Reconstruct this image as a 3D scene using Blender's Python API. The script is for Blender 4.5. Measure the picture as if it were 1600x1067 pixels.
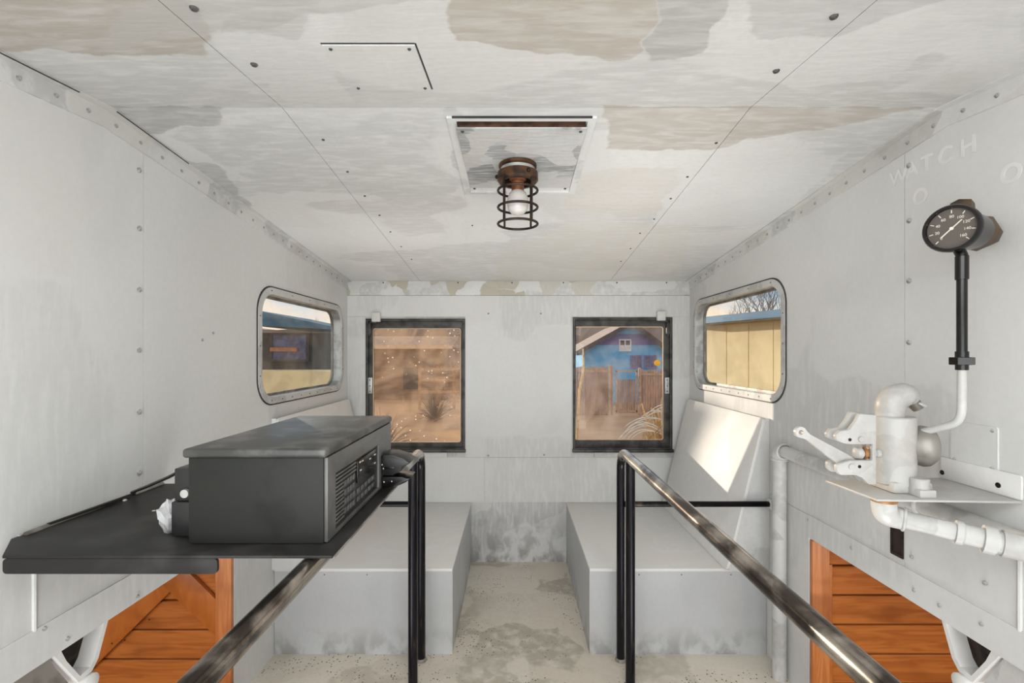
import bpy, bmesh, math, random
from mathutils import Vector, Matrix, noise
from mathutils.geometry import tessellate_polygon
random.seed(7)
R = math.radians
for o in list(bpy.data.objects): bpy.data.objects.remove(o)
SC = bpy.context.scene
COL = SC.collection

# ------------------------------------------------------------------ camera
F = 740.0
cam_d = bpy.data.cameras.new('camera'); cam = bpy.data.objects.new('camera', cam_d); COL.objects.link(cam)
cam.location = (0, 0, 0); cam.rotation_euler = (R(90), 0, 0)
cam_d.sensor_width = 36; cam_d.lens = F / 1600 * 36
cam_d.shift_x = -3 / 1600; cam_d.shift_y = 19.5 / 1600
cam_d.clip_start = 0.02; cam_d.clip_end = 500
SC.camera = cam
def P(px, py, Y): return Vector(((px - 803) / F * Y, Y, (553 - py) / F * Y))
def PX(px, py, X): return P(px, py, X * F / (px - 803))
def PZ(px, py, Z): return P(px, py, Z * F / (553 - py))

# ------------------------------------------------------------------ world, sun, added fill lights, exposure
W = bpy.data.worlds.new('sky'); SC.world = W; W.use_nodes = True
nt = W.node_tree; nt.nodes.clear()
def N(nt, t, **k):
    n = nt.nodes.new(t)
    for a, b in k.items(): setattr(n, a, b)
    return n
def L(nt, a, b): nt.links.new(a, b)
out = N(nt, 'ShaderNodeOutputWorld'); bg = N(nt, 'ShaderNodeBackground'); tc = N(nt, 'ShaderNodeTexCoord')
sep = N(nt, 'ShaderNodeSeparateXYZ'); L(nt, tc.outputs['Generated'], sep.inputs[0])
mp = N(nt, 'ShaderNodeMapping'); mp.inputs['Scale'].default_value = (1, 1, 3.0); L(nt, tc.outputs['Generated'], mp.inputs[0])
nz = N(nt, 'ShaderNodeTexNoise'); nz.inputs['Scale'].default_value = 3.2; nz.inputs['Detail'].default_value = 6; L(nt, mp.outputs[0], nz.inputs[0])
cr = N(nt, 'ShaderNodeValToRGB'); cr.color_ramp.elements[0].position = 0.42; cr.color_ramp.elements[1].position = 0.6
cr.color_ramp.elements[0].color = (0.34, 0.50, 0.66, 1); cr.color_ramp.elements[1].color = (0.86, 0.68, 0.52, 1)
L(nt, nz.outputs[0], cr.inputs[0]); L(nt, cr.outputs[0], bg.inputs[0]); bg.inputs[1].default_value = 1.5
L(nt, bg.outputs[0], out.inputs[0])
sun_d = bpy.data.lights.new('sun', 'SUN'); sun = bpy.data.objects.new('sun', sun_d); COL.objects.link(sun)
sun_d.energy = 5.5; sun_d.angle = R(0.6); sun_d.color = (1.0, 0.86, 0.68)
sun.rotation_euler = Vector((1, -1.4, -0.176)).to_track_quat('-Z', 'Y').to_euler()
def area(name, loc, aim, sx, sy, e, color=(1, 1, 1)):
    d = bpy.data.lights.new(name, 'AREA'); o = bpy.data.objects.new(name, d); COL.objects.link(o)
    d.shape = 'RECTANGLE'; d.size = sx; d.size_y = sy; d.energy = e; d.color = color; o.location = loc
    o.rotation_euler = (Vector(aim) - Vector(loc)).to_track_quat('-Z', 'Y').to_euler(); return o
area('cupola_lamp_rear', (0.0, -0.45, -0.45), (0, 2.6, 0.12), 2.0, 1.2, 31, (.96, .985, 1))  # added soft fill behind the viewer, not a fixture of the cupola
area('cupola_lamp_top', (0.0, 0.1, 0.50), (0, 2.0, -1.4), 1.8, 0.7, 23, (.96, .985, 1))  # added fill under the ceiling, out of frame, aimed at the benches
area('lower_room_lamp_left', (-1.9, 0.9, -0.66), (-1.9, 1.5, -2.2), 1.2, 0.8, 19, (1, .96, .9))  # added unseen fill that brightens the pine boards below the fascia
area('lower_room_lamp_right', (1.9, 0.9, -0.66), (1.9, 1.5, -2.2), 1.2, 0.8, 19, (1, .96, .9))  # same added fill for the gauge side boards
area('well_lamp_left', (-.78, .98, -1.45), (-.3, 2.1, .55), .5, .6, 3.9, (.97, .985, 1)).data.spread = R(80)  # added unseen fill shining up through the floor opening to lift the ceiling
area('well_lamp_right', (.84, .98, -1.45), (.35, 2.1, .55), .5, .6, 3.9, (.97, .985, 1)).data.spread = R(80)  # matching added upward fill in the other floor opening
SC.view_settings.view_transform = 'Standard'; SC.view_settings.look = 'None'
SC.view_settings.exposure = 0.0; SC.view_settings.gamma = 1.0; SC.view_settings.use_curve_mapping = False

# ------------------------------------------------------------------ materials
def sr(r, g, b):
    f = lambda c: ((c / 255 + 0.055) / 1.055) ** 2.4 if c > 10 else c / 255 / 12.92
    return (f(r), f(g), f(b), 1)
MATS = {}
def new_mat(name):
    m = bpy.data.materials.new(name); m.use_nodes = True
    nt = m.node_tree; b = nt.nodes['Principled BSDF']; MATS[name] = m
    return m, nt, b
def mathn(nt, op, a, b=None, clamp=False):
    n = N(nt, 'ShaderNodeMath', operation=op); n.use_clamp = clamp
    for i, v in enumerate((a, b)):
        if v is None: continue
        if isinstance(v, (int, float)): n.inputs[i].default_value = v
        else: L(nt, v, n.inputs[i])
    return n.outputs[0]
def mix(nt, f, a, b):
    n = N(nt, 'ShaderNodeMix', data_type='RGBA')
    if isinstance(f, (int, float)): n.inputs[0].default_value = f
    else: L(nt, f, n.inputs[0])
    for i, v in ((6, a), (7, b)):
        if isinstance(v, tuple): n.inputs[i].default_value = v
        else: L(nt, v, n.inputs[i])
    return n.outputs[2]
def ramp(nt, v, p0, p1):
    n = N(nt, 'ShaderNodeMapRange'); n.interpolation_type = 'SMOOTHSTEP'
    L(nt, v, n.inputs[0]); n.inputs[1].default_value = p0; n.inputs[2].default_value = p1
    return n.outputs[0]
def noise_n(nt, vec, scale, detail=4, sc=(1, 1, 1), dist=0.0):
    m = N(nt, 'ShaderNodeMapping'); m.inputs['Scale'].default_value = sc; L(nt, vec, m.inputs[0])
    n = N(nt, 'ShaderNodeTexNoise'); n.inputs['Scale'].default_value = scale; n.inputs['Detail'].default_value = detail
    n.inputs['Distortion'].default_value = dist; L(nt, m.outputs[0], n.inputs[0])
    return n.outputs[0]
def coords(nt): return N(nt, 'ShaderNodeTexCoord').outputs['Object']
def paint(name, white, grey, warm, amt=0.5, warm_amt=0.3, sc=(1, 1, 1), pscale=2.2, streak=(2, 2, 14), rough=0.55, bump=0.12, polys=None, specks=0.0, dirt=None):
    m, nt, b = new_mat(name); co = coords(nt)
    # uneven brush patches
    wob = N(nt, 'ShaderNodeTexNoise'); wob.inputs['Scale'].default_value = 3.5; wob.inputs['Detail'].default_value = 5; L(nt, co, wob.inputs[0])
    va = N(nt, 'ShaderNodeVectorMath', operation='MULTIPLY_ADD'); L(nt, wob.outputs[1], va.inputs[0]); va.inputs[1].default_value = (.22, .22, .22); L(nt, co, va.inputs[2])
    mpn = N(nt, 'ShaderNodeMapping'); mpn.inputs['Scale'].default_value = sc; mpn.inputs['Rotation'].default_value = (.12, .2, .15); L(nt, va.outputs[0], mpn.inputs[0])
    vo = N(nt, 'ShaderNodeTexVoronoi', distance='CHEBYCHEV', feature='SMOOTH_F1'); vo.inputs['Scale'].default_value = pscale; vo.inputs['Smoothness'].default_value = .12
    L(nt, mpn.outputs[0], vo.inputs[0])
    sp = N(nt, 'ShaderNodeSeparateColor'); L(nt, vo.outputs['Color'], sp.inputs[0])
    st = noise_n(nt, co, 6, 6, streak, .4); st2 = noise_n(nt, co, 2.0, 5, (1, 1, 1), .8); st3 = noise_n(nt, co, 60, 3)
    f1 = mathn(nt, 'MULTIPLY', ramp(nt, sp.outputs[0], .35, .75), amt)
    f1 = mathn(nt, 'MULTIPLY', f1, ramp(nt, st, .25, .6))
    f2 = mathn(nt, 'MULTIPLY', ramp(nt, sp.outputs[1], .5, .8), warm_amt)
    c = mix(nt, f1, white, grey); c = mix(nt, f2, c, warm)
    c = mix(nt, mathn(nt, 'MULTIPLY', ramp(nt, st2, .5, .72), amt * .6), c, grey)
    if polys:
        wn = N(nt, 'ShaderNodeTexNoise'); wn.inputs['Scale'].default_value = 9; wn.inputs['Detail'].default_value = 6; L(nt, co, wn.inputs[0])
        v2 = N(nt, 'ShaderNodeVectorMath', operation='MULTIPLY_ADD'); L(nt, wn.outputs[1], v2.inputs[0]); v2.inputs[1].default_value = (.11, .09, 0); L(nt, co, v2.inputs[2])
        v3 = N(nt, 'ShaderNodeVectorMath', operation='ADD'); L(nt, v2.outputs[0], v3.inputs[0]); v3.inputs[1].default_value = (-.055, -.045, 0)
        for pts, col, op in polys:
            ar = sum(pts[i][0] * pts[(i + 1) % len(pts)][1] - pts[(i + 1) % len(pts)][0] * pts[i][1] for i in range(len(pts)))
            if ar < 0: pts = pts[::-1]
            msk = None
            for i in range(len(pts)):
                ax, ay = pts[i]; bx, by = pts[(i + 1) % len(pts)]
                nx, ny = -(by - ay), bx - ax; l = math.hypot(nx, ny) or 1; nx /= l; ny /= l
                d = N(nt, 'ShaderNodeVectorMath', operation='DOT_PRODUCT'); L(nt, v3.outputs[0], d.inputs[0]); d.inputs[1].default_value = (nx, ny, 0)
                off = nx * ax + ny * ay
                r_ = ramp(nt, d.outputs['Value'], off - .004, off + .006)
                msk = r_ if msk is None else mathn(nt, 'MULTIPLY', msk, r_)
            tex = mathn(nt, 'ADD', mathn(nt, 'MULTIPLY', ramp(nt, st, .3, .65), .45), .55)
            c = mix(nt, mathn(nt, 'MULTIPLY', mathn(nt, 'MULTIPLY', msk, tex), op), c, col)
    if dirt:
        # (axis heights) scuffed and stained band towards the bottom of the piece
        s_ = N(nt, 'ShaderNodeSeparateXYZ'); L(nt, co, s_.inputs[0])
        z = N(nt, 'ShaderNodeMapRange'); L(nt, s_.outputs[2], z.inputs[0]); z.inputs[1].default_value = dirt[1]; z.inputs[2].default_value = dirt[0]
        dn = noise_n(nt, co, 14, 10, (1, 1, .7), .3)
        c = mix(nt, mathn(nt, 'MULTIPLY', mathn(nt, 'MULTIPLY', z.outputs[0], ramp(nt, dn, .42, .62)), .75), c, dirt[2])
    if specks:
        v = N(nt, 'ShaderNodeTexVoronoi'); v.inputs['Scale'].default_value = 75; L(nt, co, v.inputs[0])
        big = noise_n(nt, co, 3.2, 3)
        s1 = mathn(nt, 'SUBTRACT', 1.0, ramp(nt, v.outputs['Distance'], .18, .34))
        sc2 = N(nt, 'ShaderNodeSeparateColor'); L(nt, v.outputs['Color'], sc2.inputs[0])
        s1 = mathn(nt, 'MULTIPLY', mathn(nt, 'MULTIPLY', s1, ramp(nt, big, .46, .56)), ramp(nt, sc2.outputs[0], .4, .6))
        c = mix(nt, mathn(nt, 'MULTIPLY', s1, specks), c, sr(62, 58, 50))
    c = mix(nt, mathn(nt, 'MULTIPLY', ramp(nt, st3, .35, .7), .10), c, grey)
    L(nt, c, b.inputs['Base Color']); b.inputs['Roughness'].default_value = rough; b.inputs['Specular IOR Level'].default_value = .35
    bp = N(nt, 'ShaderNodeBump'); bp.inputs['Strength'].default_value = bump; bp.inputs['Distance'].default_value = .01
    hh = mathn(nt, 'ADD', mathn(nt, 'MULTIPLY', st, .7), mathn(nt, 'MULTIPLY', sp.outputs[0], .25))
    L(nt, hh, bp.inputs['Height']); L(nt, bp.outputs[0], b.inputs['Normal'])
    return m
def simple(name, c1, c2=None, rough=.5, metal=0.0, nscale=8, thr=(.4, .65), sc=(1, 1, 1), bump=0.0, spec=.5, trans=0.0):
    m, nt, b = new_mat(name); co = coords(nt)
    if c2 is None: c2 = tuple(x * .75 for x in c1[:3]) + (1,)
    n = noise_n(nt, co, nscale, 6, sc, .3)
    L(nt, mix(nt, ramp(nt, n, *thr), c1, c2), b.inputs['Base Color'])
    b.inputs['Roughness'].default_value = rough; b.inputs['Metallic'].default_value = metal; b.inputs['Specular IOR Level'].default_value = spec
    if bump:
        bp = N(nt, 'ShaderNodeBump'); bp.inputs['Strength'].default_value = bump; bp.inputs['Distance'].default_value = .01
        L(nt, n, bp.inputs['Height']); L(nt, bp.outputs[0], b.inputs['Normal'])
    return m
WHITE, GREY, WARM = sr(212, 212, 209), sr(176, 176, 174), sr(196, 188, 177)
def czn(y): return 0.655 - 0.096 * abs(y - 1.26)
def PC(px, py):
    """where the sight line of a measured point meets the ceiling's slopes"""
    k = (553 - py) / F
    if py > 163: Y = (0.655 + .096 * 1.26) / (k + .096)
    else: Y = (0.655 - .096 * 1.26) / (k - .096)
    return ((px - 803) / F * Y, Y)
def cp(*pts): return [PC(*p) for p in pts]
CW, CG, CB, CL_ = sr(214, 214, 211), sr(168, 167, 165), sr(184, 176, 165), sr(204, 199, 189)
ceil_polys = [
    (cp((-120, -60), (262, -60), (330, 92), (150, 84), (-60, 76)), sr(176, 168, 158), .95),
    (cp((150, 84), (430, 40), (720, 0), (720, -60), (262, -60)), sr(186, 184, 180), .8),
    (cp((300, 48), (490, 42), (560, 160), (450, 160)), CW, .8),
    (cp((690, -60), (1018, -60), (1012, 76), (985, 95), (845, 80), (715, 66)), CB, .95),
    (cp((1015, -40), (1170, -60), (1090, 92), (1013, 95)), sr(172, 171, 168), .85),
    (cp((1170, -60), (1700, -60), (1700, 56), (1300, 60), (1180, 100)), sr(188, 188, 185), .8),
    (cp((1080, 96), (1220, 60), (1500, 48), (1400, 120), (1250, 140)), CW, .9),
    (cp((350, 20), (520, 20), (470, 60), (330, 52)), sr(182, 180, 177), .6),
    (cp((162, 165), (352, 165), (345, 195), (250, 206), (210, 206)), sr(170, 170, 168), .9),
    (cp((285, 250), (345, 258), (395, 330), (380, 335)), sr(172, 172, 169), .8),
    (cp((940, 165), (1450, 165), (1350, 232), (1100, 234), (950, 262)), sr(182, 174, 164), .9),
    (cp((900, 262), (950, 262), (1100, 234), (1060, 285), (1030, 340), (880, 330)), sr(206, 201, 192), .7),
    (cp((1075, 242), (1330, 240), (1210, 352), (1020, 352)), CW, .8),
    (cp((770, 345), (1080, 352), (1060, 440), (690, 440), (775, 402)), sr(210, 206, 196), .6),
    (cp((700, 165), (715, 165), (760, 300), (700, 250)), sr(186, 186, 184), .7),
]
paint('ceiling_paint', sr(218, 218, 215), GREY, WARM, .42, .14, (.7, 1.4, 1), 2.0, (2, 9, 2), polys=ceil_polys)
paint('wall_paint', sr(213, 213, 211), sr(186, 186, 184), sr(204, 200, 192), .4, .2, (1, 1, 1), 1.3, (9, 9, 1.5), bump=.08)
paint('strip_paint', WHITE, sr(182, 182, 180), sr(200, 194, 184), .7, .3, (1, 1, 1), 5, (5, 5, 5), bump=.2)
paint('cove_paint', WHITE, sr(170, 170, 167), sr(176, 168, 148), .5, .9, (1, 1, 1), 6, (5, 5, 5), bump=.2)
paint('bench_shade_paint', sr(188, 190, 192), sr(162, 164, 166), sr(180, 178, 172), .5, .2, (1, 1, 1), 1.6, (4, 4, 4), bump=.08, dirt=(0.0, .13, sr(128, 127, 122)))  # bench fronts and sides greyer than seat tops: shade mixed into the base colour
paint('board_paint', sr(220, 219, 216), sr(200, 199, 196), sr(212, 204, 194), .3, .2, (1, 1, 1), 1.6, (4, 4, 4), bump=.05)
paint('lower_wall_paint', sr(208, 208, 207), sr(160, 160, 158), sr(190, 188, 182), .5, .2, (1, 1, 1), 2.4, (9, 9, 1.5), bump=.12, dirt=(-1.37, -1.0, sr(122, 120, 116)))
paint('floor_paint', sr(214, 207, 194), sr(166, 159, 143), sr(208, 196, 182), .8, .5, (1, 1, 1), 3.0, (3, 3, 3), bump=.25, specks=.95)
paint('plate_paint', sr(196, 196, 194), sr(140, 141, 141), sr(200, 190, 184), 1.0, .3, (1, 1, 1), 9, (2, 16, 2), bump=.3)
paint('pipe_paint', sr(198, 198, 195), sr(156, 156, 153), sr(200, 196, 188), .6, .2, (1, 1, 1), 9, (5, 5, 5), rough=.42, bump=.15)
paint('valve_paint', sr(180, 179, 176), sr(152, 150, 146), sr(172, 166, 156), .4, .2, (1, 1, 1), 14, (9, 9, 9), rough=.42, bump=.15)
simple('dark_frame', sr(78, 77, 74), sr(48, 47, 45), .5, .3, 14)
simple('gasket', sr(36, 36, 36), sr(60, 60, 60), .6)
simple('black_rail', sr(24, 22, 24), sr(70, 60, 54), .28, .75, 26, (.55, .75), (1, 1, 1), .1)
simple('worn_rail', sr(78, 70, 64), sr(196, 188, 178), .2, .95, 16, (.42, .66), (1, .5, 1), .08)
simple('rail_post', sr(20, 20, 26), sr(66, 52, 44), .3, .5, 30, (.58, .72), (3, 3, .3), .05)
simple('radio_case', sr(38, 39, 36), sr(29, 29, 27), .5, 0, 11, (.5, .7), bump=.05, spec=.25)
simple('radio_lid', sr(62, 62, 60), sr(104, 103, 100), .36, .1, 12, (.45, .7), bump=.06)
simple('radio_bezel', sr(104, 104, 102), sr(84, 84, 82), .4, .2, 9)
simple('black_plastic', sr(26, 26, 26), sr(34, 34, 34), .35)
simple('key_grey', sr(96, 96, 94), sr(80, 80, 80), .5)
simple('shelf_black', sr(34, 33, 32), sr(60, 59, 57), .5, 0, 7, (.45, .75), bump=.08, spec=.3)
simple('rust_bronze', sr(92, 64, 44), sr(48, 36, 28), .45, .5, 22, (.4, .6), bump=.3)
simple('rust_dark', sr(62, 50, 40), sr(34, 29, 25), .45, .6, 30, (.4, .6), bump=.3)
simple('copper_socket', sr(150, 96, 62), sr(110, 68, 44), .5, .4, 20)
simple('bulb_glass', sr(214, 210, 202), sr(200, 196, 190), .15, 0, 3)
simple('gauge_black', sr(14, 13, 14), sr(26, 22, 22), .22, .1, 12)
simple('gauge_brown', sr(96, 74, 54), sr(50, 40, 32), .5, .3, 14)
simple('dial_face', sr(92, 84, 78), sr(78, 72, 68), .5, 0, 6)
simple('dial_mark', sr(224, 216, 204), sr(210, 204, 190), .5)
simple('hole_dark', sr(42, 24, 20), sr(24, 14, 12), .7, 0, 30)
simple('aluminium', sr(196, 196, 192), sr(160, 160, 156), .4, .5, 20)
simple('brass_edge', sr(190, 140, 90), sr(150, 104, 60), .4, .5, 20)
simple('grey_iron', sr(150, 146, 140), sr(112, 106, 98), .45, .4, 12)
simple('plastic_wrap', sr(176, 176, 176), sr(120, 120, 120), .2, 0, 20)
simple('yellow_sticker', sr(240, 176, 20), sr(226, 158, 10), .5)
simple('rivet_paint', sr(186, 186, 184), sr(120, 118, 116), .4, .1, 90)
simple('rivet_dark', sr(120, 116, 112), sr(60, 58, 56), .5, .2, 60)
# exterior
simple('dirt_ground', sr(206, 168, 128), sr(168, 136, 108), .9, 0, .35, (.35, .7))
simple('blue_wall', sr(96, 178, 226), sr(84, 164, 214), .8, 0, 3)
simple('purple_wall', sr(104, 98, 160), sr(92, 90, 150), .8, 0, 3)
simple('roof_tan', sr(176, 158, 146), sr(150, 134, 124), .8, 0, 3)
simple('dark_trim', sr(70, 62, 66), sr(58, 52, 56), .7)
simple('fence_brown', sr(186, 144, 112), sr(152, 116, 90), .85, 0, 1.2, (.35, .65), (3, 3, 1))
simple('fence_post', sr(196, 164, 136), sr(170, 138, 110), .85, 0, 4)
simple('barn_brown', sr(158, 128, 106), sr(128, 104, 88), .85, 0, .9, (.35, .65), (1, 1, 3))
simple('cream_trim', sr(236, 206, 172), sr(216, 184, 150), .8, 0, 2)
simple('cream_wall', sr(246, 226, 178), sr(226, 206, 160), .7, 0, 1.5)
simple('blue_roof', sr(78, 128, 168), sr(64, 112, 152), .5, 0, 2)
simple('teal_roof', sr(66, 112, 136), sr(50, 92, 118), .5, 0, 2)
simple('charcoal_wall', sr(66, 66, 68), sr(52, 54, 54), .8, 0, 1.5)
simple('orange_board', sr(186, 120, 84), sr(160, 100, 70), .8)
simple('hill_brown', sr(148, 134, 124), sr(118, 108, 102), .95, 0, .12, (.35, .7))
simple('bark_grey', sr(112, 104, 104), sr(90, 84, 86), .9, 0, 5)
simple('dry_straw', sr(238, 206, 146), sr(206, 160, 92), .8, 0, 30)
simple('white_plume', sr(240, 236, 226), sr(224, 214, 196), .8, 0, 20)
simple('window_white', sr(214, 220, 224), sr(190, 200, 208), .3)
simple('window_dark', sr(60, 62, 96), sr(90, 96, 140), .2, 0, 3)
def wood(name, c1, c2, c3, axis):
    m, nt, b = new_mat(name); co = coords(nt)
    oi = N(nt, 'ShaderNodeObjectInfo')
    va = N(nt, 'ShaderNodeVectorMath', operation='MULTIPLY_ADD')
    cx = N(nt, 'ShaderNodeCombineXYZ'); L(nt, oi.outputs['Random'], cx.inputs[0]); L(nt, oi.outputs['Random'], cx.inputs[2])
    L(nt, cx.outputs[0], va.inputs[0]); va.inputs[1].default_value = (9, 9, 9); L(nt, co, va.inputs[2])
    s = {'x': (1.2, 14, 14), 'z': (14, 14, 1.2), 'd': (6, 6, 3)}[axis]
    n = noise_n(nt, va.outputs[0], 3.0, 8, s, 1.2); k = noise_n(nt, va.outputs[0], 3.5, 2, (1, 1, 2), 0)
    c = mix(nt, ramp(nt, n, .35, .65), c1, c2); c = mix(nt, mathn(nt, 'MULTIPLY', ramp(nt, k, .55, .75), .6), c, c3)
    L(nt, c, b.inputs['Base Color']); b.inputs['Roughness'].default_value = .38
    bp = N(nt, 'ShaderNodeBump'); bp.inputs['Strength'].default_value = .08; L(nt, n, bp.inputs['Height']); L(nt, bp.outputs[0], b.inputs['Normal'])
wood('pine_plank', sr(186, 112, 54), sr(162, 92, 42), sr(122, 64, 28), 'x')
wood('pine_post', sr(196, 126, 74), sr(176, 104, 54), sr(138, 76, 38), 'z')
wood('pine_brace', sr(184, 108, 50), sr(170, 96, 40), sr(134, 70, 30), 'd')
def glass(name, tint, dirtc, d0, d1, base=0.3, specks=0.0):
    m, nt, b = new_mat(name); nt.nodes.remove(b); o = nt.nodes['Material Output']; co = coords(nt)
    tr = N(nt, 'ShaderNodeBsdfTransparent'); tr.inputs[0].default_value = tint
    gl = N(nt, 'ShaderNodeBsdfGlossy'); gl.inputs['Roughness'].default_value = .02
    fr = N(nt, 'ShaderNodeFresnel'); fr.inputs[0].default_value = 1.45
    m1 = N(nt, 'ShaderNodeMixShader'); L(nt, mathn(nt, 'MULTIPLY', fr.outputs[0], base), m1.inputs[0]); L(nt, tr.outputs[0], m1.inputs[1]); L(nt, gl.outputs[0], m1.inputs[2])
    df = N(nt, 'ShaderNodeBsdfDiffuse'); tl = N(nt, 'ShaderNodeBsdfTranslucent')
    df.inputs[0].default_value = dirtc; tl.inputs[0].default_value = dirtc
    m2 = N(nt, 'ShaderNodeMixShader'); m2.inputs[0].default_value = .6; L(nt, df.outputs[0], m2.inputs[1]); L(nt, tl.outputs[0], m2.inputs[2])
    n = noise_n(nt, co, 3.5, 8, (1, 1, 1), 1.5); f = mathn(nt, 'ADD', mathn(nt, 'MULTIPLY', ramp(nt, n, .35, .7), d1 - d0), d0)
    if specks:
        v = N(nt, 'ShaderNodeTexVoronoi'); v.inputs['Scale'].default_value = 34; L(nt, co, v.inputs[0])
        s2 = N(nt, 'ShaderNodeSeparateColor'); L(nt, v.outputs['Color'], s2.inputs[0])
        k = mathn(nt, 'MULTIPLY', mathn(nt, 'SUBTRACT', 1.0, ramp(nt, v.outputs['Distance'], .1, .2)), ramp(nt, s2.outputs[0], .4, .5))
        k = mathn(nt, 'MULTIPLY', k, ramp(nt, noise_n(nt, co, 3, 2), .40, .52))
        f = mathn(nt, 'MAXIMUM', f, mathn(nt, 'MULTIPLY', k, specks))
        dc = mix(nt, k, dirtc, (.9, .88, .84, 1)); L(nt, dc, df.inputs[0]); L(nt, dc, tl.inputs[0])
    m3 = N(nt, 'ShaderNodeMixShader'); L(nt, f, m3.inputs[0]); L(nt, m1.outputs[0], m3.inputs[1]); L(nt, m2.outputs[0], m3.inputs[2])
    L(nt, m3.outputs[0], o.inputs[0])
glass('glass_dirty', (.95, .9, .86, 1), sr(200, 178, 156), .05, .30, specks=.95)
glass('glass_clear', (.95, .95, .96, 1), sr(200, 190, 184), .02, .13)
glass('glass_side', (.93, .95, .95, 1), sr(200, 184, 160), .01, .05, base=.10)

# ------------------------------------------------------------------ mesh helpers
AX = {'x': Vector((1, 0, 0)), 'y': Vector((0, 1, 0)), 'z': Vector((0, 0, 1))}
def frame_of(d):
    d = Vector(d).normalized()
    a = Vector((0, 0, 1)) if abs(d.z) < .9 else Vector((1, 0, 0))
    u = d.cross(a).normalized(); v = d.cross(u).normalized()
    return u, v, d
class MB:
    def __init__(s): s.bm = bmesh.new()
    def box(s, x0, x1, y0, y1, z0, z1, bev=0.0, seg=2, M=None):
        x0, x1 = sorted((x0, x1)); y0, y1 = sorted((y0, y1)); z0, z1 = sorted((z0, z1))
        t = bmesh.new(); bmesh.ops.create_cube(t, size=1)
        for v in t.verts: v.co = Vector(((v.co.x + .5) * (x1 - x0) + x0, (v.co.y + .5) * (y1 - y0) + y0, (v.co.z + .5) * (z1 - z0) + z0))
        if bev: bmesh.ops.bevel(t, geom=t.edges[:], offset=bev, segments=seg, affect='EDGES', profile=.5)
        if M is not None: t.transform(M)
        s._add(t); return s
    def _add(s, t):
        me = bpy.data.meshes.new('tmp'); t.to_mesh(me); t.free(); s.bm.from_mesh(me); bpy.data.meshes.remove(me)
    def lathe(s, origin, d, prof, seg=24, cap=True):
        """prof: (distance along d, radius)"""
        u, v, w = frame_of(d); o = Vector(origin); rings = []
        for (t, r) in prof:
            rings.append([s.bm.verts.new(o + w * t + (u * math.cos(2 * math.pi * i / seg) + v * math.sin(2 * math.pi * i / seg)) * max(r, 1e-5)) for i in range(seg)])
        for a, b in zip(rings, rings[1:]):
            for i in range(seg): s.bm.faces.new((a[i], a[(i + 1) % seg], b[(i + 1) % seg], b[i]))
        if cap:
            s.bm.faces.new(rings[0][::-1]); s.bm.faces.new(rings[-1])
        return s
    def cyl(s, a, b, r, r2=None, seg=20, bev=0):
        a, b = Vector(a), Vector(b); l = (b - a).length; r2 = r if r2 is None else r2
        pr = [(0, r), (l, r2)] if not bev else [(0, r - bev), (bev, r), (l - bev, r2), (l, r2 - bev)]
        return s.lathe(a, b - a, pr, seg)
    def tube(s, pts, r, seg=14, cap=True, closed=False):
        pts = [Vector(p) for p in pts]; n = len(pts); rings = []; pu = None
        for i in range(n):
            if closed: d = pts[(i + 1) % n] - pts[i - 1]
            else: d = pts[min(i + 1, n - 1)] - pts[max(i - 1, 0)]
            d.normalize()
            if pu is None: u, v, _ = frame_of(d)
            else:
                u = (pu - d * pu.dot(d)).normalized(); v = d.cross(u)
            if pu is None: v = d.cross(u)
            pu = u; rr_ = r[i] if isinstance(r, (list, tuple)) else r
            rings.append([s.bm.verts.new(pts[i] + (u * math.cos(2 * math.pi * k / seg) + v * math.sin(2 * math.pi * k / seg)) * rr_) for k in range(seg)])
        prs = list(zip(rings, rings[1:])) + ([(rings[-1], rings[0])] if closed else [])
        for a, b in prs:
            for k in range(seg): s.bm.faces.new((a[k], a[(k + 1) % seg], b[(k + 1) % seg], b[k]))
        if cap and not closed: s.bm.faces.new(rings[0][::-1]); s.bm.faces.new(rings[-1])
        return s
    def ring(s, c, d, Rr, r, n=36, seg=8):
        u, v, w = frame_of(d); c = Vector(c)
        return s.tube([c + (u * math.cos(2 * math.pi * i / n) + v * math.sin(2 * math.pi * i / n)) * Rr for i in range(n)], r, seg, closed=True)
    def sphere(s, c, r, sc=(1, 1, 1), seg=20, jit=0):
        t = bmesh.new(); bmesh.ops.create_uvsphere(t, u_segments=seg, v_segments=max(6, seg // 2), radius=r)
        for v in t.verts:
            k = 1 + jit * noise.noise(v.co / r * 1.7) if jit else 1
            v.co = Vector((v.co.x * sc[0] * k, v.co.y * sc[1] * k, v.co.z * sc[2] * k)) + Vector(c)
        s._add(t); return s
    def prism(s, outer, o, u, v, n, depth, holes=(), bev=0):
        """2D outline in frame (o; u, v), extruded by depth along n"""
        o, u, v, n = Vector(o), Vector(u), Vector(v), Vector(n)
        loops = [list(outer)] + [list(h) for h in holes]
        tris = tessellate_polygon([[Vector((p[0], p[1], 0)) for p in l] for l in loops])
        flat = [p for l in loops for p in l]; t = bmesh.new()
        A = [t.verts.new(o + u * p[0] + v * p[1]) for p in flat]
        B = [t.verts.new(o + u * p[0] + v * p[1] + n * depth) for p in flat]
        for a, b, c in tris:
            try: t.faces.new((A[a], A[b], A[c])); t.faces.new((B[c], B[b], B[a]))
            except ValueError: pass
        k = 0
        for l in loops:
            m = len(l)
            for i in range(m):
                a, b = k + i, k + (i + 1) % m
                try: t.faces.new((A[a], A[b], B[b], B[a]))
                except ValueError: pass
            k += m
        bmesh.ops.recalc_face_normals(t, faces=t.faces[:])
        if bev:
            bmesh.ops.dissolve_limit(t, angle_limit=.01, verts=t.verts[:], edges=t.edges[:])
            bmesh.ops.bevel(t, geom=[e for e in t.edges if e.calc_face_angle(0) > .5], offset=bev, segments=2, affect='EDGES', profile=.5)
        s._add(t); return s
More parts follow.
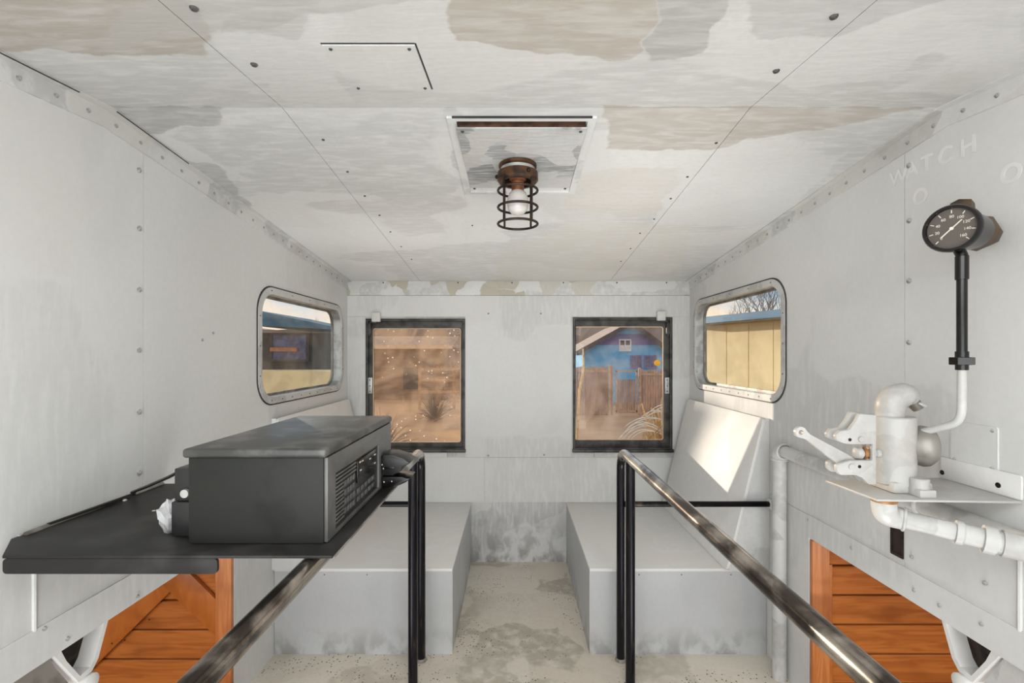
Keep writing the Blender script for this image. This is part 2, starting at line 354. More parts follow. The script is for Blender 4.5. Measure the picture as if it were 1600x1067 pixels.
    def build(s, name, m, parent=None, loc=None, smooth=True):
        me = bpy.data.meshes.new(name)
        bmesh.ops.recalc_face_normals(s.bm, faces=s.bm.faces[:])
        o = bpy.data.objects.new(name, me); COL.objects.link(o)
        off = Vector((0, 0, 0))
        if loc is not None: off = Vector(loc); o.location = off
        if parent is not None:
            p = parent; w = Vector((0, 0, 0))
            while p is not None: w += p.location; p = p.parent
            off = w; o.location = (0, 0, 0); o.parent = parent
        if off.length: bmesh.ops.translate(s.bm, verts=s.bm.verts[:], vec=-off)
        s.bm.to_mesh(me); s.bm.free()
        me.materials.append(MATS[m])
        if smooth:
            for p in me.polygons: p.use_smooth = True
            me.set_sharp_from_angle(angle=R(35))
        return o
def thing(name, label, cat, loc, group=None):
    o = bpy.data.objects.new(name, None); o.empty_display_size = .05; COL.objects.link(o); o.location = loc
    o['label'] = label; o['category'] = cat
    if group: o['group'] = group
    return o
def tag(o, label, cat, group=None):
    o['label'] = label; o['category'] = cat
    if group: o['group'] = group
    return o
def struct(o, label=None, cat=None):
    o['kind'] = 'structure'
    o['label'] = label or o.name; o['category'] = cat or o.name.split('_')[0]
    return o
def rr(x0, x1, y0, y1, r, seg=8):
    p = []
    for cx, cy, a in ((x1 - r, y0 + r, -90), (x1 - r, y1 - r, 0), (x0 + r, y1 - r, 90), (x0 + r, y0 + r, 180)):
        for i in range(seg + 1):
            t = R(a + 90 * i / seg); p.append((cx + r * math.cos(t), cy + r * math.sin(t)))
    return p
def rect(x0, x1, y0, y1): return [(x0, y0), (x1, y0), (x1, y1), (x0, y1)]
def arc(c, u, v, r, a0, a1, n=8):
    c, u, v = Vector(c), Vector(u), Vector(v)
    return [c + (u * math.cos(R(a0 + (a1 - a0) * i / n)) + v * math.sin(R(a0 + (a1 - a0) * i / n))) * r for i in range(n + 1)]
RIV = {}
def rivet(parent, p, n, r=.005, m='rivet_paint', name='rivet'):
    key = (round(r, 4), m, tuple(round(x, 2) for x in n))
    if key not in RIV:
        b = MB(); b.lathe((0, 0, 0), n, [(-.001, r * 1.0), (r * .25, r), (r * .6, r * .75), (r * .75, r * .35)], 10)
        o = b.build(name, m); RIV[key] = o.data; COL.objects.unlink(o); bpy.data.objects.remove(o)
    o = bpy.data.objects.new(name, RIV[key]); COL.objects.link(o)
    if parent is not None:
        w = Vector((0, 0, 0)); q = parent
        while q is not None: w += q.location; q = q.parent
        o.parent = parent; o.location = Vector(p) - w
    else: o.location = p
    return o

# ------------------------------------------------------------------ the cupola shell
XL, XR, YB, YF = -1.095, 1.155, 3.12, -0.60
ZF, ZFASC = -1.37, -0.715
MY = lambda y: 2.52 - y
def roofline(y): return czn(y)
WIN_L = (2.05, 3.00, -.195, .27); WIN_R = (2.04, 3.01, -.185, .305)
def side_wall(name, X, s, win, wy):
    outer = [(YF, -1.42), (.66, -1.42), (.66, ZFASC), (1.855, ZFASC), (1.855, -1.42), (YB + .03, -1.42), (YB + .03, roofline(YB) + .03), (1.26, .70), (YF, roofline(YF) + .03)]
    h1 = rr(win[0] - .03, win[1] + .03, win[2] - .03, win[3] + .03, .12); h2 = rr(MY(win[1]) - .03, MY(win[0]) + .03, win[2] - .03, win[3] + .03, .12)
    w = MB().prism(outer, (X + s * .003, 0, 0), AX['y'], AX['z'], (s, 0, 0), .03, [h1, h2]).build(name, 'lower_wall_paint')
    struct(w, 'white painted steel side wall of the lookout, %s' % ('behind the black radio' if s < 0 else 'carrying the gauge and valve'), 'wall')
    e = .0012; sy = 1.40
    top = lambda a, b: [(b, roofline(b) - .002)] + ([(1.26, roofline(1.26) - .002)] if a < 1.26 < b else []) + [(a, roofline(a) - .002)]
    MB().prism([(sy + e, -.63), (YB, -.63)] + top(sy + e, YB), (X, 0, 0), AX['y'], AX['z'], (s, 0, 0), .0028, [h1]).build('wall_panel', 'wall_paint', w)
    MB().prism([(YF, -.63), (sy - e, -.63)] + top(YF, sy - e), (X, 0, 0), AX['y'], AX['z'], (s, 0, 0), .0028, [h2]).build('wall_panel', 'wall_paint', w)
    MB().prism(rect(.66, 1.855, ZFASC - .002, -.629), (X - s * .003, 0, 0), AX['y'], AX['z'], (s, 0, 0), .006).build('fascia_strip', 'wall_paint', w)
    MB().prism(rect(1.855, YB, -1.40, -.632), (X - s * .0, 0, 0), AX['y'], AX['z'], (s, 0, 0), .0028).build('wall_panel', 'wall_paint', w)
    n = (-s, 0, 0)
    for z in wy: rivet(w, (X, 1.383, z), n, .0078)
    MB().tube([(X - s * .001, 1.08, -.632), (X - s * .001, 1.08, -.42)], .005, 8).build('rib', 'wall_paint', w)
    return w
def zs(px, X, ys): return [(553 - y) / F * (X * F / (px - 803)) for y in ys]
wl = side_wall('wall_left', XL, -1, WIN_L, zs(220, XL, (267, 358, 453, 547, 643, 738)))
wr = side_wall('wall_right', XR, 1, WIN_R, zs(1414, XR, (262, 347, 440, 535)))
for px, py in ((213, 932), (67, 982), (103, 998), (333, 520), (316, 531), (30, 838)): 
    p = PX(px, py, XL); rivet(wl, (XL + (.003 if py > 900 else 0), p.y, p.z), (1, 0, 0), .0055 if py > 700 or 1 else .004)
for px, py in ((1263, 812), (1332, 856), (1426, 870), (1430, 922), (1470, 946), (1536, 975), (1541, 911), (1480, 745)):
    p = PX(px, py, XR); rivet(wr, (XR - (.003 if py > 850 else 0), p.y, p.z), (-1, 0, 0), .0055)
# knocked-out box opening low on the right wall
o_ = MB().prism(rect(1.405, 1.447, -.606, -.524), (XR - .001, 0, 0), AX['y'], AX['z'], (1, 0, 0), .003).build('knockout_hole', 'hole_dark', wr)
MB().prism(rr(1.402, 1.45, -.609, -.521, .003), (XR - .003, 0, 0), AX['y'], AX['z'], (1, 0, 0), .003, [rect(1.409, 1.443, -.6, -.53)]).build('knockout_rim', 'rust_dark', wr)
# blanking plate painted over on the right wall
MB().prism(rr(1.128, 1.25, -.285, -.175, .006), (XR - .003, 0, 0), AX['y'], AX['z'], (1, 0, 0), .0035).build('blanking_plate', 'wall_paint', wr)
for y in (1.14, 1.238):
    for z in (-.275, -.185): rivet(wr, (XR - .003, y, z), (-1, 0, 0), .004)
# old lettering ghosting through the white paint
simple('ghost_letter', sr(224, 224, 221), sr(214, 214, 211), .55)
def font_mesh(name, txt, size, ext, off, m):
    c = bpy.data.curves.new(name, 'FONT'); c.body = txt; c.size = size; c.align_x = 'CENTER'; c.align_y = 'CENTER'; c.extrude = ext; c.offset = off
    o = bpy.data.objects.new(name, c); COL.objects.link(o)
    me = bpy.data.meshes.new_from_object(o.evaluated_get(bpy.context.evaluated_depsgraph_get())); bpy.data.objects.remove(o); bpy.data.curves.remove(c)
    me.materials.clear(); me.materials.append(MATS[m]); me.name = name
    o = bpy.data.objects.new(name, me); COL.objects.link(o); return o
def letters(txt, px, py, size, parent, X=XR):
    p = PX(px, py, X)
    o = font_mesh('painted_letter', txt, size, .0004, .0015, 'ghost_letter')
    o.location = (X - .0007, p.y, p.z); o.rotation_euler = (R(90), 0, R(-90)); o.parent = parent
for ch, px, py in (('W', 1404, 278), ('A', 1425, 266), ('T', 1448, 256), ('C', 1477, 244), ('H', 1513, 229)): letters(ch, px, py, .062, wr)
for ch, px, py in (('O', 1438, 308), ('O', 1580, 272)): letters(ch, px, py, .062, wr)

def back_wall(name, Y, s, full):
    outer = [(XL - .03, -1.42), (XR + .03, -1.42), (XR + .03, .50), (XL - .03, .50)]
    holes = [rect(-.974, -.32, -.632, .232), rect(.388, 1.041, -.632, .240)]
    w = MB().prism(outer, (0, Y, 0), AX['x'], AX['z'], (0, s, 0), .05, holes).build(name, 'lower_wall_paint')
    struct(w, 'white painted steel end wall with two framed windows' if full else 'white painted end wall behind the viewer', 'wall'); return w
wb = back_wall('wall_back', YB, 1, True)
wf = back_wall('wall_front', YF, -1, False)
MB().prism(rect(-.32, .378, -.678, .274), (0, YB - .008, 0), AX['x'], AX['z'], (0, 1, 0), .008).build('centre_panel', 'wall_paint', wb)
MB().box(XL, XR, YB - .018, YB, .384, .478, .003).build('cove_strip', 'cove_paint', wb)
MB().box(XL, XR, YB - .006, YB, .246, .383).build('header_panel', 'wall_paint', wb)
MB().box(XL, -.976, YB - .005, YB, -.70, .245).build('side_panel', 'wall_paint', wb)
MB().box(1.043, XR, YB - .005, YB, -.70, .245).build('side_panel', 'wall_paint', wb)
MB().box(XL, -.195, YB - .004, YB, -.975, -.68).build('lower_panel', 'wall_paint', wb)
MB().box(-.193, XR, YB - .004, YB, -.975, -.68).build('lower_panel', 'wall_paint', wb)
for px, py in ((763, 490), (845, 490), (763, 711), (850, 710)):
    p = P(px, py, YB); rivet(wb, (p.x, YB - .008, p.z), (0, -1, 0), .006)
for px in (716, 800, 880, 963, 1040, 600): p = P(px, 441, YB); rivet(wb, (p.x, YB - .018, p.z - .005), (0, -1, 0), .005, 'rivet_dark')
for px in (657, 928):
    a, b = P(px, 707, YB), P(px + 42, 714, YB); MB().box(a.x, b.x, YB - .014, YB, b.z, a.z + .01, .002).build('sill_block', 'strip_paint', wb)

# ceiling: backing slab and six painted sheets
cm = MB()
cm.prism([(YF - .05, czn(YF) + .01), (1.26, czn(1.26) + .006), (YB + .05, czn(YB) + .003), (YB + .05, .56), (1.26, .74), (YF - .05, .54)], (XL - .03, 0, 0), AX['y'], AX['z'], AX['x'], XR - XL + .06)
ceil = cm.build('ceiling', 'ceiling_paint'); struct(ceil, 'patchily painted sheet metal ceiling of the lookout', 'ceiling')
for xa, xb in ((XL, -.617), (-.615, .628), (.630, XR)):
    for ya, yb in ((YF, 1.2585), (1.2605, YB)):
        MB().prism([(ya, czn(ya)), (yb, czn(yb)), (yb, czn(yb) + .004), (ya, czn(ya) + .004)], (xa, 0, 0), AX['y'], AX['z'], AX['x'], xb - xa).build('ceiling_panel', 'ceiling_paint', ceil, smooth=False)
def criv(px, py, r=.0045, m='rivet_dark'):
    x, y = PC(px, py); rivet(ceil, (x, y, czn(y)), (0, 0, -1), r, m)
for q in ((505, 218), (543, 268), (570, 306), (593, 336), (610, 362), (627, 385), (643, 405), (1119, 223), (1074, 276), (1048, 310), (1022, 342), (1000, 364), (985, 388), (970, 408), (738, 352)): criv(*q)
for q in ((397, 100), (303, 12), (1213, 110), (1303, 25)): criv(*q, .0075)
# access cover in the near slope
cy0, cy1 = .957, 1.153
cz_ = lambda y: czn(y) - .003
hc = MB().prism([(cy0, cz_(cy0)), (cy1, cz_(cy1)), (cy1, cz_(cy1) + .004), (cy0, cz_(cy0) + .004)], (-.388, 0, 0), AX['y'], AX['z'], AX['x'], .187).build('access_cover', 'ceiling_paint', ceil)
MB().prism([(cy0 - .008, czn(cy0) - .0005), (cy0, czn(cy0) - .0005), (cy0, czn(cy0) + .002), (cy0 - .008, czn(cy0) + .002)], (-.39, 0, 0), AX['y'], AX['z'], AX['x'], .19).build('cover_gap', 'gasket', ceil)
MB().prism([(cy0 - .004, czn(cy0) - .0005), (cy1, czn(cy1) - .0005), (cy1, czn(cy1) + .002), (cy0 - .004, czn(cy0) + .002)], (-.2005, 0, 0), AX['y'], AX['z'], AX['x'], .0035).build('cover_gap', 'gasket', ceil)
for x in (-.375, -.214):
    for y in (cy0 + .012, cy1 - .012): rivet(hc, (x, y, cz_(y)), (0, 0, -1), .004, 'rivet_dark')
# corner strips between side walls and ceiling
for i, (X, s) in enumerate(((XL, -1), (XR, 1))):
    pts = [(YF, czn(YF)), (YF, czn(YF) - .05), (1.26, czn(1.26) - .05), (YB - .02, czn(YB) - .05), (YB - .02, czn(YB)), (1.26, czn(1.26))]
    t = MB().prism(pts, (X - s * .007, 0, 0), AX['y'], AX['z'], (s, 0, 0), .007).build('trim_%d' % (i + 1), 'strip_paint')
    struct(t, 'riveted painted corner strip along the %s ceiling edge' % ('radio side' if s < 0 else 'gauge side'), 'trim')
    pts2 = [(YF, czn(YF) - .004), (1.26, czn(1.26) - .004), (YB - .02, czn(YB) - .004), (YB - .02, czn(YB)), (1.26, czn(1.26)), (YF, czn(YF))]
    MB().prism(pts2, (X - s * .03, 0, 0), AX['y'], AX['z'], (s, 0, 0), .03).build('flange', 'strip_paint', t)
    y = .70
    while y < 3.05:
        rivet(t, (X - s * .007, y, czn(y) - .028), (-s, 0, 0), .0055, 'rivet_paint'); y += .085
    if s < 0:
        MB().prism([(.9, czn(.9) - .0055), (1.16, czn(1.16) - .0055), (1.16, czn(1.16) - .0035), (.9, czn(.9) - .0035)], (X + .0295, 0, 0), AX['y'], AX['z'], AX['x'], .0025).build('open_joint', 'gasket', t)
        MB().prism([(1.27, czn(1.27) - .0055), (1.55, czn(1.55) - .0055), (1.55, czn(1.55) - .0035), (1.27, czn(1.27) - .0035)], (X + .0295, 0, 0), AX['y'], AX['z'], AX['x'], .0025).build('open_joint', 'gasket', t)

# upper floor: two platforms and the walkway between the handrails
fm = MB()
fm.prism([(XL - .03, 1.86), (-.46, 1.86), (-.46, .66), (XL - .03, .66), (XL - .03, YF), (XR + .03, YF), (XR + .03, .66), (.52, .66), (.52, 1.86), (XR + .03, 1.86), (XR + .03, YB + .03), (XL - .03, YB + .03)],
         (0, 0, ZF - .05), AX['x'], AX['y'], AX['z'], .05)
fl = fm.build('floor', 'floor_paint'); struct(fl, 'worn beige painted steel floor with chipped spots', 'floor')
MB().prism(rr(-.155, .335, 1.30, 2.155, .006, 3), (0, 0, ZF), AX['x'], AX['y'], AX['z'], .0025).build('floor_plate', 'floor_paint', fl)

# ------------------------------------------------------------------ windows
def side_window(name, X, s, win, front, lab):
    y0, y1, z0, z1 = win
    if not front: y0, y1 = MY(y1), MY(y0)
    w = MB().prism(rr(y0 - .03, y1 + .03, z0 - .03, z1 + .03, .12, 10), (X - s * .006, 0, 0), AX['y'], AX['z'], (s, 0, 0), .007, [rr(y0, y1, z0, z1, .095, 10)]).build(name, 'pipe_paint')
    struct(w, lab, 'window')
    MB().prism(rr(y0 - .036, y1 + .036, z0 - .036, z1 + .036, .125, 10), (X - s * .0035, 0, 0), AX['y'], AX['z'], (s, 0, 0), .004, [rr(y0 - .025, y1 + .025, z0 - .025, z1 + .025, .115, 10)]).build('gasket', 'gasket', w)
    MB().prism(rr(y0 - .006, y1 + .006, z0 - .006, z1 + .006, .1, 10), (X + s * .001, 0, 0), AX['y'], AX['z'], (s, 0, 0), .064, [rr(y0, y1, z0, z1, .095, 10)]).build('reveal', 'aluminium', w)
    MB().prism(rr(y0 + .0, y1 - .0, z0 + .0, z1 - .0, .095, 10), (X + s * .048, 0, 0), AX['y'], AX['z'], (s, 0, 0), .010, [rr(y0 + .016, y1 - .016, z0 + .012, z1 - .012, .08, 10)]).build('sash_frame', 'grey_iron', w)
    MB().prism(rr(y0 + .002, y1 - .002, z0 + .002, z1 - .002, .09, 10), (X + s * .052, 0, 0), AX['y'], AX['z'], (s, 0, 0), .004).build('pane', 'glass_side', w)
    if front:
        n = 9
        for i in range(n):
            y = y0 + .08 + (y1 - y0 - .16) * i / (n - 1)
            rivet(w, (X - s * .006, y, z0 - .015), (-s, 0, 0), .0032, 'rivet_dark')
            if i % 2 == 0: rivet(w, (X - s * .006, y, z1 + .015), (-s, 0, 0), .0032, 'rivet_dark')
        for z in (z0 + .1, z0 + .23, z0 + .36): 
            rivet(w, (X - s * .006, y0 - .015, z), (-s, 0, 0), .0032, 'rivet_dark'); rivet(w, (X - s * .006, y1 + .015, z), (-s, 0, 0), .0032, 'rivet_dark')
    return w
side_window('window_1', XL, -1, WIN_L, True, 'round-cornered side window with riveted white frame beside the radio')
side_window('window_2', XR, 1, WIN_R, True, 'round-cornered side window with riveted white frame above the leaning seat back')
side_window('window_5', XL, -1, WIN_L, False, 'round-cornered side window behind the viewer on the radio side')
side_window('window_6', XR, 1, WIN_R, False, 'round-cornered side window behind the viewer on the gauge side')
def end_window(name, x0, x1, z0, z1, g, Y, s, pane, lab, detail=0):
    # g = glass rect, s = +1 wall faces -Y
    w = MB().prism(rect(x0, x1, z0, z1), (0, Y - s * .012, 0), AX['x'], AX['z'], (0, s, 0), .055, [rect(x0 + .016, x1 - .016, z0 + .016, z1 - .016)], bev=.002).build(name, 'dark_frame')
    struct(w, lab, 'window')
    MB().prism(rect(x0 + .0165, x1 - .0165, z0 + .0165, z1 - .0165), (0, Y - s * .002, 0), AX['x'], AX['z'], (0, s, 0), .024, [rr(g[0], g[1], g[2], g[3], .015, 4)], bev=.002).build('sash', 'dark_frame', w)
    MB().prism(rect(g[0] - .006, g[1] + .006, g[2] - .006, g[3] + .006), (0, Y + s * .008, 0), AX['x'], AX['z'], (0, s, 0), .004).build('pane', pane, w)
    MB().prism(rr(g[0] - .001, g[1] + .001, g[2] - .001, g[3] + .001, .016, 4), (0, Y + s * .0, 0), AX['x'], AX['z'], (0, s, 0), .004, [rr(g[0] + .0035, g[1] - .0035, g[2] + .0035, g[3] - .0035, .013, 4)]).build('glazing_bead', 'cream_trim', w)
    if detail:
        hx = (g[0] + x0 + .01) / 2 if detail < 0 else (g[1] + x1 - .01) / 2
        pl = MB().box(hx - .014, hx + .014, Y - .008, Y - .001, -.26, -.155, .002).build('latch_plate', 'aluminium', w)
        for z in (-.245, -.21, -.17): rivet(pl, (hx, Y - .008, z), (0, -1, 0), .004, 'rivet_dark')
        MB().box(hx - .012, hx + .012, Y - .030, Y - .004, .13, .20, .003).cyl((hx, Y - .02, .12), (hx, Y - .02, .205), .007).build('hinge', 'dark_frame', w)
        cx = hx + (.045 if detail < 0 else -.045)
        MB().box(cx - .028, cx + .028, Y - .035, Y - .008, z1 - .022, z1 + .040, .005).build('catch', 'strip_paint', w)
        MB().box(min(hx, cx), max(hx, cx), Y - .024, Y - .012, z1 - .03, z1 - .018, .002).build('stay', 'dark_frame', w)
    MB().box(x0 - .004, x1 + .004, Y - s * .03, Y - s * .002, z0 - .012, z0 + .008, .002).build('sill', 'dark_frame', w)
    return w
end_window('window_3', -.974, -.32, -.632, .232, (-.928, -.350, -.582, .169), YB, 1, 'glass_dirty', 'dark framed end window with very dusty speckled glass behind the radio', -1)
end_window('window_4', .388, 1.041, -.632, .240, (.402, .984, -.566, .180), YB, 1, 'glass_clear', 'dark framed end window showing the blue gabled house', 1)
end_window('window_7', -.974, -.32, -.632, .232, (-.928, -.350, -.582, .169), YF, -1, 'glass_clear', 'dark framed end window behind the viewer, radio side')
end_window('window_8', .388, 1.041, -.632, .240, (.402, .984, -.566, .180), YF, -1, 'glass_clear', 'dark framed end window behind the viewer, gauge side')
p = P(1027, 567, YB + .005)
tag(MB().cyl((p.x, YB + .0075, p.z), (p.x, YB + .0045, p.z), .020).build('round_sticker', 'yellow_sticker', loc=(p.x, YB + .005, p.z)), 'round yellow sticker on the glass of the window facing the blue house', 'sticker')

# ------------------------------------------------------------------ benches and seat backs
def bench(x0, x1, inner, lab):
    zt = -.977; cx = (x0 + x1) / 2
    t = thing('bench', lab, 'bench', (cx, 2.64, ZF), 'white plywood benches at the end wall')
    MB().box(x0, x1, 2.162, 2.176, ZF, zt - .016).build('front_panel', 'bench_shade_paint', t)
    ix = inner
    MB().box(ix - .007, ix + .007, 2.177, YB - .002, ZF, zt - .016).build('side_panel', 'bench_shade_paint', t)
    MB().box(x0, x1, 2.156, YB - .002, zt - .015, zt, .003).build('seat_top', 'board_paint', t)
    for fx in (.28, .52, .8): rivet(t, (x0 + (x1 - x0) * fx, 2.162, zt - .03), (0, -1, 0), .003, 'rivet_dark', 'screw')
    return t
bench(XL + .002, -.28, -.288, 'white plywood box bench on the radio side of the aisle')
bench(.345, XR - .002, .353, 'white plywood box bench under the leaning seat back with sun patch')
def seat_back(xb, xt, xw, s, lab):
    y0, y1 = 2.132, 3.06
    t = thing('seat_back', lab, 'seat back', (xb, 2.6, -.976), 'leaning white seat backs')
    d = Vector((xt - xb, 0, .687)); l = d.length; d.normalize(); n = Vector((s * d.z, 0, -s * d.x))
    MB().prism(rr(0, y1 - y0, 0, l, .02, 4), (xb, y0, -.976), AX['y'], d, n, .014, bev=.002).build('board', 'board_paint', t)
    a = [(xb + s * .016, -.976), (xt + s * .013, -.292), (xw, -.292), (xw, -.976)]
    MB().prism(a, (0, y0 + .006, 0), AX['x'], AX['z'], AX['y'], .012).build('end_panel', 'lower_wall_paint', t)
    return t
seat_back(.955, 1.122, XR - .001, 1, 'sunlit white seat back board leaning on the gauge side wall under the side window')
seat_back(-.90, -1.062, XL + .001, -1, 'shaded white seat back board mostly hidden behind the black radio')

# ------------------------------------------------------------------ handrails
def handrail(X, lab, s):
    t = thing('handrail', lab, 'handrail', (X, 2.12, ZF), 'black steel handrails along the walkway')
    zr = -.432; r = .0205; rb = .085
    far = arc((X, 2.12 - rb, zr - rb), AX['y'], AX['z'], rb, 90, 0, 10)
    near = arc((X, .42 + rb, zr - rb), AX['y'], AX['z'], rb, 180, 90, 10)
    MB().tube(near + far[:6], r, 20).build('top_rail', 'worn_rail', t)
    MB().tube(far[5:] + [Vector((X, 2.12, -.9)), Vector((X, 2.12, ZF + .003))], .0185, 18).build('post', 'rail_post', t)
    MB().tube([(X, 1.945, zr - .012), (X, 1.945, -.9), (X, 1.945, ZF + .003)], .0195, 18).build('post', 'rail_post', t)
    MB().tube([(X, .42, zr - rb), (X, .42, -.9), (X, .42, ZF + .003)], .0195, 18).build('post', 'rail_post', t)
    MB().lathe((X, 2.12, ZF), (0, 0, 1), [(0, .026), (.006, .024), (.012, .019)], 18).build('weld_foot', 'grey_iron', t)
    MB().lathe((X, 1.945, ZF), (0, 0, 1), [(0, .026), (.006, .024), (.012, .0195)], 18).build('weld_foot', 'grey_iron', t)
    xe = XR - .001 if s > 0 else XL + .001
    MB().tube([(X + s * .015, 2.108, -.668), (xe, 2.108, -.668)], .0125, 14).build('cross_bar', 'black_rail', t)
    MB().box(xe - s * .02, xe, 2.088, 2.128, -.69, -.648, .004).build('bar_bracket', 'strip_paint', t)
handrail(-.415, 'worn black steel handrail running under the radio shelf', -1)
handrail(.478, 'worn black steel handrail beside the gauge side bench, nothing resting on it', 1)

# ------------------------------------------------------------------ shelf and radio
zs_ = -.402
t = thing('wall_shelf', 'black painted steel shelf fixed to the wall and carrying the radio', 'shelf', (XL, 1.2, zs_ - .01))
MB().prism([(-1.02, .944), (-.362, .944), (-.362, 1.47), (XL + .001, 1.47), (XL + .001, 1.03)], (0, 0, zs_ - .006), AX['x'], AX['y'], AX['z'], .006, bev=.001).build('top', 'shelf_black', t)
MB().prism(rr(-1.02, -.592, zs_ - .037, zs_ - .0062, .008, 4), (0, .944, 0), AX['x'], AX['z'], AX['y'], .008, bev=.001).build('front_lip', 'shelf_black', t)
MB().tube([(-.3625, .95, zs_ - .006), (-.3625, 1.47, zs_ - .006)], .003, 6).build('edge_bead', 'grey_iron', t)
MB().prism([(0, 0), (.11, 0), (0, -.045)], (-1.09, 1.09, zs_ - .0065), AX['x'], AX['z'], AX['y'], .012).build('bracket', 'black_plastic', t)
MB().tube([(XL + .012, 1.05, zs_ + .002), (XL + .012, 1.46, zs_ + .002)], .006, 8).build('back_bead', 'grey_iron', t)
sp = PZ(195, 782, zs_); rivet(t, (sp.x, sp.y, zs_), (0, 0, 1), .006, 'aluminium', 'screw')
sp = PZ(241, 798, zs_); MB().box(sp.x - .004, sp.x + .004, sp.y - .003, sp.y + .003, zs_, zs_ + .001).build('paint_chip', 'dial_mark', t)
MB().box(-.435, -.385, .965, 1.02, zs_ - .0085, zs_ - .0062, .001).build('clamp_pad', 'rust_bronze', t)

t = thing('radio_unit', 'black boxy train radio with keypad and louvres sitting on the wall shelf', 'radio', (-.545, 1.26, zs_))
MB().box(-.688, -.402, 1.0, 1.524, zs_ + .001, -.218, .003).build('case', 'radio_case', t)
MB().box(-.697, -.394, .992, 1.532, -.219, -.199, .007, 3).build('lid', 'radio_lid', t)
fy0, fy1, fz0, fz1 = 1.05, 1.385, -.390, -.264
MB().prism(rect(1.004, 1.520, zs_ + .003, -.220), (-.4025, 0, 0), AX['y'], AX['z'], AX['x'], .008, [rect(fy0, fy1, fz0, fz1)], bev=.001).build('bezel', 'radio_bezel', t)
fp = MB().prism(rect(fy0 - .001, fy1 + .001, fz0 - .001, fz1 + .001), (-.4018, 0, 0), AX['y'], AX['z'], AX['x'], .0012).build('front_panel', 'black_plastic', t)
for i in range(14):
    z = fz0 + .010 + i * .0088; ye = 1.105 if i < 10 else 1.19
    MB().box(-.4006, -.3955, fy0 + .006, ye, z, z + .0042, .0008, 1).build('louvre_slat', 'radio_bezel', fp)
for r_ in range(4):
    for c_ in range(4):
        y = 1.114 + c_ * .0195; z = -.376 + r_ * .0215
        MB().box(-.4006, -.3972, y, y + .0125, z, z + .0135, .001, 1).build('key', 'key_grey', fp)
MB().box(-.4006, -.3965, 1.202, 1.365, -.328, -.272, .0015).build('display', 'gauge_black', fp)
for r_ in range(2):
    for c_ in range(5):
        y = 1.204 + c_ * .031; z = -.376 + r_ * .021
        MB().box(-.4006, -.3972, y, y + .019, z, z + .012, .001, 1).build('button', 'key_grey', fp)
for y, z in ((1.215, -.280), (1.235, -.281), (1.30, -.290), (1.345, -.288), (1.345, -.312), (1.22, -.302)):
    MB().box(-.3966, -.3958, y, y + .012, z, z + .003).build('legend_mark', 'dial_mark', fp)
MB().box(-.746, -.6885, 1.03, 1.09, -.397, -.322, .003).box(-.742, -.6885, 1.034, 1.086, -.3215, -.25, .003).build('rear_connector', 'black_plastic', t)
MB().cyl((-.712, 1.030, -.302), (-.712, 1.022, -.302), .009).build('plug', 'aluminium', t)
hp = lambda pts, Y: [((x - 803) / F * Y, (553 - y) / F * Y) for x, y in pts]
t = thing('telephone_handset', 'black two-lobed handset clipped to the far end of the radio front', 'handset', (-.36, 1.44, zs_))
MB().prism(hp([(596, 711), (600, 710.5), (614, 711), (630, 716), (641, 724), (634, 728), (628, 730), (627, 736), (615, 742), (600, 743), (596, 742)], 1.40), (0, 1.40, 0), AX['x'], AX['z'], AX['y'], .085, bev=.004).build('earpiece', 'black_plastic', t)
MB().prism(hp([(596, 745), (600, 744.5), (628, 745), (634, 747), (641, 747.5), (634, 754), (620, 760), (604, 762.5), (596, 762)], 1.40), (0, 1.40, 0), AX['x'], AX['z'], AX['y'], .085, bev=.004).build('mouthpiece', 'gauge_black', t)
MB().box(-.3935, -.36, 1.415, 1.47, -.372, -.352, .002).build('hinge_block', 'gasket', t)
a = P(606, 733, 1.396); MB().box(a.x - .012, a.x + .018, 1.3975, 1.402, -.3395, -.334, .001).build('slot', 'gauge_black', t)
for q in ((597, 726), (599, 732)): b_ = P(*q, 1.4); rivet(t, (b_.x, 1.40, b_.z), (0, -1, 0), .002, 'dial_mark', 'screw')
for q in ((612, 752), (600, 753)): b_ = P(*q, 1.4); rivet(t, (b_.x, 1.40, b_.z), (0, -1, 0), .002, 'dial_mark', 'screw')
pts = [Vector((-.747, 1.06, -.262)), Vector((-.80, 1.10, -.285)), Vector((-.90, 1.16, -.325)), Vector((-1.0, 1.24, -.362)), Vector((-1.065, 1.33, -.392)), Vector((-1.075, 1.28, -.395)), Vector((-1.082, 1.1, -.396))]
tag(MB().tube(pts, .004, 8).build('power_cable', 'black_plastic', loc=pts[0]), 'thin black cable from the radio to the wall behind the shelf', 'cable')
mb = MB(); mb.sphere((-.778, 1.075, -.366), .035, (.6, .6, 1.0), 16, .7)
tag(mb.build('crumpled_wrapper', 'plastic_wrap', loc=(-.778, 1.075, zs_), smooth=False), 'crumpled pale plastic wrapper on the shelf behind the radio connector', 'wrapper')

